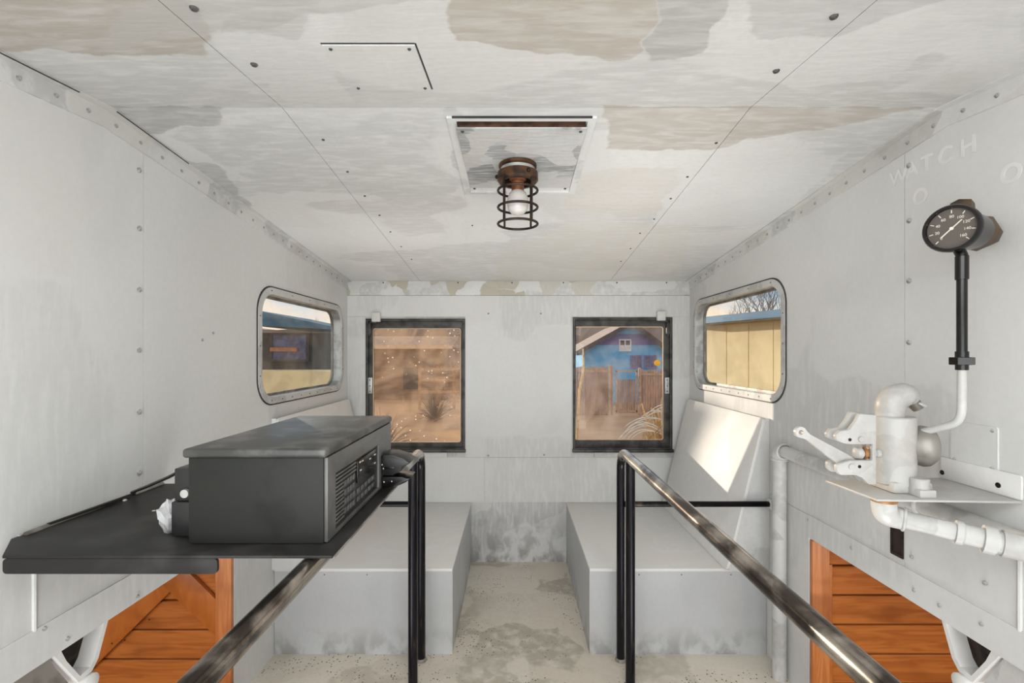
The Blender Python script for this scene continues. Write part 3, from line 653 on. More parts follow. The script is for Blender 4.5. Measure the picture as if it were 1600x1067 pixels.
# ------------------------------------------------------------------ ceiling light
t = thing('light_mounting_plate', 'brush-painted square metal plate let into the ceiling behind the caged lamp', 'plate', (.022, 1.54, .61))
ring_o = rect(-.185, .228, 1.295, 1.775); ring_i = rect(-.160, .203, 1.317, 1.755)
mb = MB(); A = []
def cs(pts, dz): return [(x, y, czn(y) + dz) for x, y in pts]
for (x0, x1, y0, y1) in ((-.185, .228, 1.297, 1.312), (-.185, .228, 1.762, 1.778), (-.185, -.160, 1.312, 1.762), (.205, .228, 1.312, 1.762)):
    mb.prism([(y0, czn(y0) - .006), (y1, czn(y1) - .006), (y1, czn(y1) - .0002), (y0, czn(y0) - .0002)], (x0, 0, 0), AX['y'], AX['z'], AX['x'], x1 - x0)
mb.build('frame', 'strip_paint', t)
pz = lambda y: .628 - .045 * (y - 1.318)
mb = MB().prism([(1.318, pz(1.318)), (1.762, pz(1.762)), (1.762, pz(1.762) + .003), (1.318, pz(1.318) + .003)], (-.160, 0, 0), AX['y'], AX['z'], AX['x'], .363)
pl = mb.build('plate', 'plate_paint', t)
MB().prism([(1.322, pz(1.322) + .0032), (1.330, pz(1.33) + .0032), (1.330, czn(1.33) - .0002), (1.322, czn(1.322) - .0002)], (-.158, 0, 0), AX['y'], AX['z'], AX['x'], .359).build('wooden_packing', 'rust_bronze', t)
MB().prism([(1.2955, czn(1.3) - .0065), (1.2965, czn(1.3) - .0065), (1.2965, czn(1.3)), (1.2955, czn(1.3))], (-.17, 0, 0), AX['y'], AX['z'], AX['x'], .385).build('open_joint', 'gasket', t)
for x in (-.145, .188):
    for y in (1.335, 1.742): rivet(pl, (x, y, pz(y)), (0, 0, -1), .005, 'rivet_dark')
cx, cyy = .0126, 1.55; zb = pz(cyy)
t = thing('caged_lamp', 'rusty caged lamp with pale bulb hanging from the ceiling plate', 'lamp', (cx, cyy, zb))
MB().lathe((cx, cyy, zb), (0, 0, -1), [(0, .062), (.008, .062), (.012, .054), (.020, .054), (.026, .066), (.050, .067), (.058, .060), (.058, .050), (.03, .045)], 32, cap=False).build('canopy', 'rust_bronze', t)
MB().lathe((cx, cyy, zb - .012), (0, 0, -1), [(0, .056), (.010, .056)], 32).build('painted_collar', 'aluminium', t)
MB().lathe((cx, cyy, zb - .018), (0, 0, -1), [(0, .03), (.03, .028), (.034, .021), (.075, .020), (.078, .017)], 20).build('socket', 'copper_socket', t)
MB().lathe((cx, cyy, zb - .083), (0, 0, -1), [(0, .018), (.008, .027), (.024, .034), (.048, .035), (.064, .031), (.076, .020), (.081, .004)], 24).build('bulb', 'bulb_glass', t)
for z in (.534, .479, .425): MB().ring((cx, cyy, z), (0, 0, 1), .0645, .0042, 40, 8).build('guard_ring', 'rust_dark', t)
for a in (45, 135, 225, 315):
    c_, s_ = math.cos(R(a)) * .0625, math.sin(R(a)) * .0625
    MB().tube([(cx + c_, cyy + s_, zb - .04), (cx + c_, cyy + s_, .422)], .0036, 8).build('guard_bar', 'rust_dark', t)
for a in (0, 120, 240): MB().sphere((cx + math.cos(R(a + 60)) * .068, cyy + math.sin(R(a + 60)) * .068, zb - .038), .007, seg=10).build('screw', 'rust_dark', t)

# ------------------------------------------------------------------ gauge
gc = P(1487, 357, 1.055); gn = Vector((-.86, -.48, -.05)).normalized()
t = thing('pressure_gauge', 'round black pressure gauge with white pointer on the wall above the valve', 'gauge', (XR, 1.11, .28))
gu, gv, gw = frame_of(gn)
up = (Vector((0, 0, 1)) - gn * gn.z).normalized(); right = up.cross(gn).normalized()
MB().lathe(gc - gn * .075, gn, [(-.035, .030), (-.031, .041), (.03, .043), (.062, .044), (.066, .052), (.078, .0525), (.083, .050), (.083, .045), (.078, .044)], 40, cap=False).build('case', 'gauge_black', t)
d_ = MB().cyl(gc - gn * .004, gc - gn * .0015, .0445, seg=40).build('dial', 'dial_face', t)
def tick(ang, r0, r1, w, m='dial_mark', name='tick', h=.0012):
    a = R(ang); dr = right * math.cos(a) + up * math.sin(a); tn = gn.cross(dr)
    MB().prism([(r0, -w), (r1, -w * .8), (r1, w * .8), (r0, w)], gc - gn * .0014, dr, tn, gn, h).build(name, m, d_)
for i in range(9):
    tick(225 - i * 33.75, .034, .041, .0009)
for i in range(9):
    a = R(225 - i * 33.75); q = gc + (right * math.cos(a) + up * math.sin(a)) * .0265 - gn * .0012
    o = font_mesh('dial_number', str(i * 20), .0085, .0002, 0.0, 'dial_mark')
    M = Matrix((right, up, gn)).transposed().to_4x4(); M.translation = q - t.location; o.parent = d_; o.matrix_basis = M
tick(42, -.026, .024, .0011, name='pointer', h=.003)
MB().cyl(gc - gn * .001, gc + gn * .002, .0035).build('pointer_hub', 'dial_mark', d_)
bk = gc - gn * .104; wq = Vector((XR - .001, 1.150, bk.z + .004))
MB().lathe(bk, wq - bk, [(-.005, .040), (.03, .043), (.05, .038), ((wq - bk).length, .026)], 8).build('wall_mount', 'gauge_brown', t)
q = gc - gn * .05 + up * .042
MB().cyl(q - up * .01, q + up * .020 - gn * .012, .026, .021, seg=6).build('blanking_nut', 'gauge_brown', t)
MB().cyl(q + up * .0195 - gn * .012, q + up * .021 - gn * .0125, .012, seg=12).build('bore', 'hole_dark', t)
gb = gc - gn * .035; bot = Vector((gb.x + .002, gb.y, gc.z - .048))
gpx = PX(1503, 400, bot.x)
bx_, by_ = bot.x, bot.x * F / 700
t = thing('gauge_pipe', 'black vertical pipe with union nut under the pressure gauge', 'pipe', (bx_, by_, -.03))
MB().tube([(gb.x, gb.y, gc.z - .040), (bx_, by_, gc.z - .058), (bx_, by_, gc.z - .07)], .011, 14).build('stem', 'gauge_black', t)
zz = lambda py: (553 - py) / F * by_
MB().cyl((bx_, by_, zz(437)), (bx_, by_, zz(400)), .0125, seg=12, bev=.001).build('coupling', 'gauge_black', t)
MB().cyl((bx_, by_, zz(556)), (bx_, by_, zz(436)), .0098, seg=16).build('tube', 'gauge_black', t)
MB().cyl((bx_, by_, zz(570)), (bx_, by_, zz(558)), .0225, seg=6, bev=.001).build('union_nut', 'gauge_black', t)
MB().cyl((bx_, by_, zz(559)), (bx_, by_, zz(549)), .0125, seg=12).cyl((bx_, by_, zz(578)), (bx_, by_, zz(570)), .012, seg=12).build('collar', 'gauge_black', t)
# ------------------------------------------------------------------ feed pipe, valve, bracket
p0 = Vector((bx_, by_, zz(576))); p1 = Vector((bx_, by_, zz(632)))
vx, vy = .925, 1.17
V0 = Vector((vx, vy, 0))
pe = Vector((vx + .06, vy + .005, -.205))
p2 = p1 + Vector((0.0, 0.01, -.03)); p3 = P(1478, 666, 1.10); p4 = P(1430, 678, 1.16)
def bez(a, b, c, d, n=14):
    return [a * (1 - i / n) ** 3 + b * 3 * (1 - i / n) ** 2 * (i / n) + c * 3 * (1 - i / n) * (i / n) ** 2 + d * (i / n) ** 3 for i in range(n + 1)]
cp_ = [p0, p1] + bez(p1, p1 + Vector((0, 0, -.035)), p3 + (p3 - p4).normalized() * .025, p3)[1:] + [p4]
tag(MB().tube(cp_, .0085, 14).build('feed_tube', 'pipe_paint', loc=p0), 'white painted tube bending from the gauge pipe down to the valve', 'pipe')

t = thing('valve_bracket', 'white steel angle bracket plate on the wall carrying the brake valve', 'bracket', (XR, 1.16, -.333))
MB().prism([(.822, 1.25), (.832, 1.085), (XR - .007, 1.07), (XR - .007, 1.275)], (0, 0, -.338), AX['x'], AX['y'], AX['z'], .005, bev=.001).build('plate', 'valve_paint', t)
MB().prism(rr(1.072, 1.275, -.3325, -.276, .004, 2), (XR - .007, 0, 0), AX['y'], AX['z'], AX['x'], .006, bev=.001).build('wall_flange', 'board_paint', t)
for q in ((1471.5, 738), (1559, 758)):
    b_ = PX(q[0], q[1], XR - .008); MB().cyl((XR - .0078, b_.y, b_.z), (XR - .0066, b_.y, b_.z), .0065, seg=14).build('bolt_hole', 'gauge_black', t)

t = thing('brake_valve', 'white painted emergency brake valve with lever, standing on the wall bracket', 'valve', (vx, vy, -.333))
def vp(pts, Y=vy - .036): return [((x - 803) / F * Y, (553 - y) / F * Y) for x, y in pts]
# cast body facing the viewer
MB().cyl((vx + .012, vy, -.318), (vx + .012, vy, -.153), .046, seg=28, bev=.003).build('body', 'valve_paint', t)
MB().box(vx - .022, vx + .072, vy - .045, vy + .045, -.333, -.306, .006).build('base_flange', 'valve_paint', t)
prof = vp([(1368, 648), (1342, 646), (1336, 658), (1326, 671), (1311, 673), (1304, 680), (1306, 688), (1318, 693), (1330, 694), (1362, 694), (1362, 719), (1326, 719), (1306, 726), (1306, 736), (1312, 742), (1336, 742), (1345, 746), (1356, 757), (1368, 757)])
MB().prism(prof, (0, vy - .040, 0), AX['x'], AX['z'], AX['y'], .013, bev=.003).build('front_cheek', 'valve_paint', t)
MB().prism(prof, (0, vy - .008, 0), AX['x'], AX['z'], AX['y'], .013, bev=.003).build('rear_cheek', 'valve_paint', t)
c0 = Vector((vx + .07, vy, -.225)); 
MB().lathe((vx + .045, vy, -.225), (.9, -.35, 0), [(0, .034), (.015, .045), (.030, .050), (.042, .048), (.054, .038), (.060, .022), (.062, .001)], 32).build('side_cap', 'grey_iron', t)
MB().lathe((vx - .098, vy - .018, -.241), (1, 0, 0), [(0, .004), (.004, .013), (.014, .0155), (.018, .010), (.05, .010), (.05, .011), (.060, .011)], 20).build('plunger', 'valve_paint', t)
MB().lathe((vx - .064, vy - .018, -.241), (1, 0, 0), [(0, .0135), (.004, .0145), (.008, .0135)], 20).lathe((vx - .078, vy - .018, -.241), (1, 0, 0), [(0, .0135), (.004, .0145), (.008, .0135)], 20).build('spring_collar', 'brass_edge', t)
for q in ((1328, 687), (1343, 729)):
    b_ = P(q[0], q[1], vy - .04); MB().cyl((b_.x, vy - .0405, b_.z), (b_.x, vy - .038, b_.z), .004, seg=12).build('pin_hole', 'gauge_black', t)
for q in ((1345, 686), (1330, 729)):
    b_ = P(q[0], q[1], vy - .04); MB().cyl((b_.x, vy - .044, b_.z), (b_.x, vy - .038, b_.z), .007, seg=16, bev=.001).build('pin', 'valve_paint', t)
# lever
la = P(1330, 727, vy - .02); lb = P(1250, 675, vy - .02); dd = (lb - la); ll = dd.length; dd.normalize(); pp = Vector((0, 1, 0)).cross(dd).normalized()
outl = [(0, -.017), (.03, -.016), (ll - .02, -.0075)] + [(ll + .0135 * math.cos(R(a)), .0135 * math.sin(R(a))) for a in range(-125, 126, 25)] + [(ll - .02, .0075), (.03, .016), (0, .017)]
hole = [(ll + .006 * math.cos(R(a)), .006 * math.sin(R(a))) for a in range(0, 360, 30)]
MB().prism(outl, la - Vector((0, .005, 0)), dd, pp, AX['y'], .010, [hole]).build('lever', 'valve_paint', t)
b_ = P(1397, 742, vy - .04)
MB().cyl((vx + .030, vy - .055, -.332), (vx + .030, vy - .055, -.292), .019, seg=20, bev=.002).build('boss', 'valve_paint', t)
MB().box(vx + .012, vx + .05, vy - .078, vy - .036, -.333, -.315, .002).build('bolt_head', 'valve_paint', t)
# exhaust elbow on top
ec = Vector((vx + .004, vy, -.153))
el = [ec, ec + Vector((0, 0, .015))] + arc(ec + Vector((.030, 0, .020)), (1, 0, 0), (0, 0, 1), .030, 180, 35, 12)
MB().tube(el, [.030, .030] + [.031] * 9 + [.030, .026, .022, .018], 20).build('top_elbow', 'valve_paint', t)
le = el[-1]; MB().cyl(le, le + Vector((.012, -.004, -.020)), .016, .012, seg=12).build('elbow_mouth', 'grey_iron', t)
MB().tube([le + Vector((0.004, -.012, -.004)), le + Vector((.022, -.014, -.012))], .004, 8).build('mouth_pin', 'valve_paint', t)

# pipe under the bracket
e0 = Vector((vx - .022, vy - .04, -.339)); 
t = thing('drop_pipe', 'white painted elbow and couplings below the valve bracket running to the wall', 'pipe', e0)
a0 = P(1381, 800, 1.12)
e0 = Vector((a0.x, 1.12, -.340))
dirn = (P(1600, 856, 1.02) - P(1420, 812, 1.13)).normalized()
q1 = P(1412, 811, 1.125)
path = [e0, e0 + Vector((0, 0, -.012))] + bez(e0 + Vector((0, 0, -.012)), e0 + Vector((0, 0, -.045)), q1 - dirn * .03, q1, 10)[1:]
MB().tube(path, .0255, 20).build('elbow', 'pipe_paint', t)
MB().ring(e0 + Vector((0, 0, -.004)), (0, 0, 1), .022, .006, 28, 8).build('brass_nipple', 'brass_edge', t)
MB().ring(q1, dirn, .0255, .0035, 28, 8).build('elbow_rim', 'pipe_paint', t)
MB().cyl(q1 - dirn * .006, q1 + dirn * .10, .0205, seg=22).build('nipple', 'pipe_paint', t)
MB().lathe(q1 + dirn * .090, dirn, [(0, .0205), (.001, .027), (.012, .027), (.016, .023), (.045, .023), (.046, .031), (.066, .031), (.067, .025), (.075, .025), (.076, .029), (.11, .028), (.13, .020), (.14, .020), (.141, .025), (.165, .025), (.166, .018), (.26, .018)], 12).build('union_fittings', 'pipe_paint', t)

t = thing('wall_pipe', 'white painted pipe rising from the floor, turning at an elbow along the gauge side wall', 'pipe', (1.121, 2.0, ZF))
c_ = Vector((1.121, 2.0, -.405))
MB().cyl((1.121, 2.0, ZF + .0005), (1.121, 2.0, -.45), .0275, seg=24).build('riser', 'pipe_paint', t)
MB().tube(arc(c_ + Vector((0, -.035, -.035)), (0, 1, 0), (0, 0, 1), .035, 0, 90, 10), .0325, 22).ring((1.121, 2.0, -.445), (0, 0, 1), .031, .005).ring((1.121, 1.962, -.405), (0, 1, 0), .031, .005).build('elbow', 'pipe_paint', t)
MB().cyl((1.121, 1.97, -.405), (1.125, .5, -.425), .0245, seg=24).build('long_run', 'pipe_paint', t)
MB().ring((1.123, 1.30, -.414), (0, 1, 0), .027, .006).build('collar', 'pipe_paint', t)

# ------------------------------------------------------------------ loop brackets under the fascias
def loop(X, s, lab):
    t = thing('loop_bracket', lab, 'bracket', (X, 1.22, ZFASC), 'white loop brackets under the side walls')
    o = [(1.295, ZFASC - .004), (1.262, -.81), (1.243, -.832), (1.205, -.835), (1.160, -.760), (1.135, ZFASC - .004)]
    i = [(1.155, ZFASC - .004), (1.172, -.760), (1.209, -.822), (1.238, -.818), (1.252, -.802), (1.283, ZFASC - .004)]
    MB().prism(o + i, (X + s * .012, 0, 0), AX['y'], AX['z'], (s, 0, 0), .05).build('loop_strap', 'board_paint', t)
    MB().prism([(1.283, ZFASC - .004), (1.252, -.802), (1.238, -.818), (1.209, -.822), (1.155, ZFASC - .004)], (X + s * .058, 0, 0), AX['y'], AX['z'], (s, 0, 0), .003).build('dark_web', 'rust_dark', t)
    MB().prism([(1.132, ZFASC - .004), (1.150, -.760), (1.192, -.835), (1.16, -.93), (.98, -.93), (.98, ZFASC - .004)], (X + s * .02, 0, 0), AX['y'], AX['z'], (s, 0, 0), .02).build('side_plate', 'grey_iron' if s < 0 else 'pipe_paint', t)
    MB().lathe((X + s * .0, 1.235, -.856), (s, 0, 0), [(0, .012), (.005, .022), (.06, .022), (.065, .018)], 20).build('rounded_boss', 'board_paint', t)
loop(XL, -1, 'white looped strap bracket hanging below the wall under the radio shelf')
loop(XR, 1, 'white looped strap bracket hanging below the wall under the valve')

# ------------------------------------------------------------------ lower compartment in varnished pine
wlow = MB().box(-3.2, 3.2, 1.872, 1.90, -3.0, -.60).build('wall_lower', 'pine_plank'); 
bpy.data.objects.remove(wlow)
wlow = MB().box(-3.2, XL - .031, 1.884, 1.91, -3.0, -.60).box(XR + .031, 3.2, 1.884, 1.91, -3.0, -.60).box(XL - .03, XR + .03, 1.884, 1.91, -3.0, -1.425).build('wall_lower', 'hole_dark')
struct(wlow, 'varnished pine board partition of the lower compartment', 'wall')
for x0, x1, zo in ((-3.19, -1.13, -.97), (1.20, 3.19, -.95)):
    for k in range(-3, 18):
        z1_ = zo - .116 * k; z0_ = z1_ - .116
        if z1_ > -.60: continue
        j = random.uniform(0, .003)
        MB().box(x0, x1, 1.862 + j, 1.883, z0_ + .0035, z1_ - .0035, .003, 1).build('plank', 'pine_plank', wlow)
for k in range(0, 13): 
    z1_ = -1.43 - .12 * k
    MB().box(XL - .02, XR + .03, 1.863, 1.883, z1_ - .116, z1_, .003, 1).build('plank', 'pine_plank', wlow)
MB().box(-1.158, -1.0905 - .006, 1.835, 1.8535, -3.0, ZFASC - .01, .003).build('corner_post', 'pine_post', wlow)
MB().box(XR + .002, XR + .070, 1.835, 1.8535, -3.0, ZFASC - .01, .003).build('corner_post', 'pine_post', wlow)
MB().box(XR + .073, XR + .085, 1.842, 1.8615, -3.0, -.82, .002).build('edge_strip', 'pine_brace', wlow)
Yb = 1.848
bA = [((x - 803) / F * Yb, (553 - y) / F * Yb) for x, y in ((250, 880), (282, 896), (263, 927), (20, 1168), (-12, 1136), (231, 895))]
bB = [((x - 803) / F * Yb, (553 - y) / F * Yb) for x, y in ((254, 913), (215, 870), (262, 860), (340, 938), (340, 996))]
MB().prism(bA, (0, Yb, 0), AX['x'], AX['z'], AX['y'], .013, bev=.002).build('diagonal_brace', 'pine_brace', wlow)
MB().prism(bB, (0, Yb - .004, 0), AX['x'], AX['z'], AX['y'], .0165, bev=.002).build('diagonal_brace', 'pine_brace', wlow)
for q in ((252, 940), (233, 968), (175, 1005), (195, 1000)):
    b_ = P(q[0], q[1], Yb); rivet(wlow, (b_.x, Yb, b_.z), (0, -1, 0), .003, 'hole_dark', 'knot')
lf = MB().box(-3.2, 3.2, -.7, 1.9, -3.05, -3.0).build('floor_lower', 'pine_plank'); struct(lf, 'plank floor of the lower compartment', 'floor')
for nm, x in (('wall_lower_left', -3.2), ('wall_lower_right', 3.2)):
    w_ = MB().box(x - .02, x + .02, -.7, 1.9, -3.0, -.6).build(nm, 'pine_plank'); struct(w_, 'pine end wall of the lower compartment', 'wall')
w_ = MB().box(-3.2, 3.2, -.72, -.68, -3.0, -.6).build('wall_lower_front', 'pine_plank'); struct(w_, 'pine wall of the lower compartment behind the viewer', 'wall')
c2 = MB().box(-3.2, XL - .035, -.7, 1.9, -.60, -.56).build('ceiling_lower_left', 'pipe_paint'); struct(c2, 'white ceiling of the lower compartment, radio side', 'ceiling')
c2 = MB().box(XR + .035, 3.2, -.7, 1.9, -.60, -.56).build('ceiling_lower_right', 'pipe_paint'); struct(c2, 'white ceiling of the lower compartment, gauge side', 'ceiling')

# ------------------------------------------------------------------ outside
GZ = -2.9 - .6
g = MB().box(-160, 160, -80, 200, GZ - .2, GZ).build('ground', 'dirt_ground'); struct(g, 'bare tan dirt ground outside', 'ground')
def hills(name, Y, h0, h1, seed, x0=-150, x1=150):
    mb = MB(); pts = [(x0, GZ)]; n = 120
    pts.append((x1, GZ))
    for i in range(n + 1):
        x = x1 + (x0 - x1) * i / n
        pts.append((x, h0 + (h1 - h0) * (.5 + .5 * noise.noise(Vector((x * .05, seed, 0)))) + .7 * noise.noise(Vector((x * .4, seed, 3)))))
    mb.prism(pts, (0, Y, 0), AX['x'], AX['z'], AX['y'], 12)
    o = mb.build(name, 'hill_brown', smooth=False); struct(o, 'distant brown hillside with bare trees', 'hill')
hills('hill_far', 95, 3.5, 7.5, 2.2)
# blue gabled house
HY = 34.0; h = lambda px, py, Y=HY: P(px, py, Y)
a, b, c = h(910, 548), h(1036, 545), h(985, 507)
t = thing('blue_house', 'light blue gabled house with purple gable band seen through the end window', 'house', (c.x, HY, GZ))
MB().prism([(a.x, GZ), (b.x, GZ), (b.x, b.z), (c.x, c.z), (a.x, a.z)], (0, HY, 0), AX['x'], AX['z'], AX['y'], 9).build('wall', 'blue_wall', t)
kk = lambda f, l, r: None
MB().prism([(h(928, 539).x, h(0, 539).z), (h(1030, 539).x, h(0, 539).z), (h(1008, 521).x, h(0, 522).z), (h(957, 521).x, h(0, 522).z)], (0, HY - .03, 0), AX['x'], AX['z'], AX['y'], .03).build('gable_band', 'purple_wall', t)
for (p_, q_, m) in ((a, c, 'roof_tan'), (c, b, 'roof_tan')):
    d_ = (Vector((q_.x - p_.x, 0, q_.z - p_.z))); n_ = Vector((-d_.z, 0, d_.x)).normalized(); e_ = d_.normalized() * .5
    A_ = Vector((p_.x, 0, p_.z)); B_ = Vector((q_.x, 0, q_.z))
    if p_ is a: A_ = A_ - e_
    else: B_ = B_ + e_
    MB().prism([(A_.x, A_.z), (B_.x, B_.z), (B_.x + n_.x * .2, B_.z + n_.z * .2), (A_.x + n_.x * .2, A_.z + n_.z * .2)], (0, HY - .5, 0), AX['x'], AX['z'], AX['y'], 9.8).build('roof_slope', m, t)
    MB().prism([(A_.x, A_.z - .10), (B_.x, B_.z - .10), (B_.x + n_.x * .22, B_.z + n_.z * .22), (A_.x + n_.x * .22, A_.z + n_.z * .22)], (0, HY - .56, 0), AX['x'], AX['z'], AX['y'], .06).build('bargeboard', 'dark_trim', t)
def win(px0, px1, py0, py1, frame_m, pane_m):
    p_, q_ = h(px0, py1), h(px1, py0)
    f_ = MB().prism(rect(p_.x, q_.x, p_.z, q_.z), (0, HY - .08, 0), AX['x'], AX['z'], AX['y'], .08, [rect(p_.x + .09, q_.x - .09, p_.z + .12, q_.z - .09)]).build('window', frame_m, t)
    MB().prism(rect(p_.x + .08, q_.x - .08, p_.z + .11, q_.z - .08), (0, HY - .03, 0), AX['x'], AX['z'], AX['y'], .03).build('pane', pane_m, f_)
    MB().box((p_.x + q_.x) / 2 - .04, (p_.x + q_.x) / 2 + .04, HY - .07, HY - .031, p_.z + .1, q_.z - .08).build('mullion', frame_m, f_)
win(967, 986, 530, 549, 'window_white', 'window_white')
win(985, 1003, 555, 576, 'purple_wall', 'window_dark')
win(1006, 1026, 555, 576, 'purple_wall', 'window_dark')
# fences
def fence(px0, px1, pt, pb, Y, posts, lab, seed):
    rnd = random.Random(seed)
    p_, q_ = P(px0, pb, Y), P(px1, pt, Y)
    t = thing('board_fence', lab, 'fence', ((p_.x + q_.x) / 2, Y, GZ), 'weathered board fences outside')
    mb = MB(); x = p_.x
    while x < q_.x - .02:
        mb.box(x, min(x + .135, q_.x), Y, Y + .025, GZ, q_.z + rnd.uniform(-.06, .04)); x += .15
    o = mb.build('boards', 'fence_brown', t); o['kind'] = 'stuff'
    for px in posts:
        c_ = P(px, 600, Y); MB().box(c_.x - .07, c_.x + .07, Y - .1, Y - .001, GZ, q_.z + .12).build('post', 'fence_post', t)
    MB().box(p_.x, q_.x, Y - .05, Y - .001, q_.z - .3, q_.z - .2).build('rail', 'fence_post', t)
fence(880, 958, 573, 640, 27, (893, 952), 'weathered brown board fence left of the gate gap before the blue house', 1)
fence(998, 1090, 578, 640, 27, (999, 1060), 'weathered brown board fence right of the gate gap before the blue house', 2)
t = thing('garden_gate', 'low pale framed gate between the fences before the blue house', 'gate', (P(978, 600, 26.9).x, 26.9, GZ))
p_, q_ = P(962, 600, 26.9), P(996, 579, 26.9)
MB().box(p_.x, q_.x, 26.88, 26.93, q_.z - .08, q_.z).box(p_.x, q_.x, 26.88, 26.93, GZ + .2, GZ + .3).box(p_.x, p_.x + .08, 26.88, 26.93, GZ + .1, q_.z).box(q_.x - .08, q_.x, 26.88, 26.93, GZ + .1, q_.z).build('frame', 'fence_post', t)
mb = MB()
for i in range(8): x = p_.x + .1 + i * (q_.x - p_.x - .2) / 8; mb.box(x, x + .1, 26.90, 26.925, GZ + .15, q_.z - .5)
mb.build('slats', 'fence_brown', t)
# brown barn behind the dusty window
BY = 36.0; q0, q1_ = P(560, 545, BY), P(700, 545, BY)
t = thing('brown_barn', 'long brown barn with pale eave seen through the dusty window', 'barn', ((q0.x + q1_.x) / 2, BY, GZ))
MB().box(q0.x, q1_.x, BY, BY + 8, GZ, q0.z).build('wall', 'barn_brown', t)
MB().prism([(q0.x - .3, q0.z), (q1_.x + .4, q0.z), (q1_.x + .4, q0.z + .25), (q0.x - .3, q0.z + .25)], (0, BY - .5, 0), AX['x'], AX['z'], AX['y'], .1).build('eave_board', 'cream_trim', t)
MB().prism([(BY - .4, q0.z + .12), (BY + 4, q0.z + 1.1), (BY + 8.4, q0.z + .12)], (q0.x - .3, 0, 0), AX['y'], AX['z'], AX['x'], q1_.x - q0.x + .7).build('roof', 'roof_tan', t)
d0, d1 = P(630, 608, BY), P(656, 574, BY)
f_ = MB().box(d0.x, d1.x, BY - .04, BY - .001, d0.z, d1.z).build('doorway', 'dark_trim', t)
d0, d1 = P(664, 592, BY), P(680, 560, BY)
MB().box(d0.x, d1.x, BY - .05, BY - .001, d0.z, d1.z).build('shutter', 'hill_brown', t)
def rail_fence(px0, px1, Y, lab):
    p_, q_ = P(px0, 600, Y), P(px1, 600, Y)
    t = thing('rail_fence', lab, 'fence', (p_.x, Y, GZ))
    for z in (-.45, -1.15, -1.9): MB().box(p_.x, q_.x, Y, Y + .06, z - GZ * 0 - .6, z - .42).build('rail', 'fence_post', t)
    n = 6
    for i in range(n): x = p_.x + (q_.x - p_.x) * i / (n - 1); MB().box(x - .08, x + .08, Y + .061, Y + .2, GZ, -.75).build('post', 'fence_brown', t)
rail_fence(655, 790, 30, 'three-rail timber fence beside the brown barn')
# round bush shadowy in front of the barn
def bush(px, py, Y, r, lab):
    c_ = P(px, py, Y); mb = MB(); rnd = random.Random(px)
    for i in range(110):
        th = rnd.uniform(0, 2 * math.pi); ph = rnd.uniform(0, 1.5); L_ = r * rnd.uniform(.5, 1)
        d_ = Vector((math.cos(th) * math.cos(ph), math.sin(th) * math.cos(ph), math.sin(ph) * 1.1))
        a_ = Vector((c_.x, Y, GZ)) + d_ * L_ * .2
        mb.tube([a_, a_ + d_ * L_ * .6 + Vector((0, 0, .1)), a_ + d_ * L_], [.02, .015, .004], 3, cap=False)
    o = mb.build('dry_bush', 'bark_grey', loc=(c_.x, Y, GZ)); tag(o, lab, 'bush'); return o
bush(598, 600, 17, 1.3, 'tangled leafless bush outside the dusty window')
bush(680, 640, 25, 1.3, 'low leafless bush further from the dusty window near the barn doorway')
# ornamental dry grass
rnd = random.Random(5)
gc_ = P(1030, 690, 4.6)
t = thing('pampas_clump', 'tall clump of dry straw grass with white arching stems outside the end window', 'grass', (gc_.x + .25, 4.7, GZ))
mb = MB(); base = Vector((gc_.x + .25, 4.7, GZ))
for i in range(420):
    th = rnd.uniform(0, 2 * math.pi); sp_ = rnd.uniform(0, .42); hh = rnd.uniform(2.4, 3.0)
    top = base + Vector((math.cos(th) * sp_, math.sin(th) * sp_ * .6, hh)); midp = base + Vector((math.cos(th) * sp_ * .35, math.sin(th) * .2 * sp_, hh * .6))
    curl = top + Vector((rnd.uniform(-.10, .10), 0, rnd.uniform(-.1, -.02)))
    mb.tube([base + Vector((math.cos(th) * .08, math.sin(th) * .08, 0)), midp, top, curl], [.004, .005, .007, .003], 3, cap=False)
o = mb.build('straw', 'dry_straw', t); o['kind'] = 'stuff'
mb = MB()
for (x0_, y0_, x1_, y1_, x2_, y2_) in ((1052, 700, 1010, 632, 962, 690), (1050, 690, 1000, 628, 966, 690), (1052, 690, 1000, 652, 978, 690), (1046, 660, 1005, 640, 975, 668), (1052, 650, 1020, 630, 1000, 655), (1056, 640, 1036, 620, 1008, 650), (1040, 700, 1030, 650, 1034, 620)):
    for j in range(2):
        A_, B_, C_ = P(x0_ + j * 3, y0_, 4.55), P(x1_ + j * 5, y1_ + j * 4, 4.5), P(x2_ + j * 6, y2_, 4.45)
        mb.tube([A_ * (1 - s_) ** 2 + B_ * 2 * s_ * (1 - s_) + C_ * s_ ** 2 for s_ in [k / 8 for k in range(9)]], [.003] * 3 + [.0045] * 3 + [.003] * 2 + [.0015], 5)
o = mb.build('arching_stems', 'white_plume', t); o['kind'] = 'stuff'
pa, pb, pc_ = P(905, 610, 5), P(912, 575, 5), P(911, 545, 5)
ob = MB().tube([Vector((pa.x - .15, 5, GZ)), pa, pb, pc_], [.02, .014, .012, .008], 8).build('dry_stalk', 'dry_straw', loc=(pa.x - .15, 5, GZ)); tag(ob, 'single dry yellow stalk standing outside near the end window', 'plant')
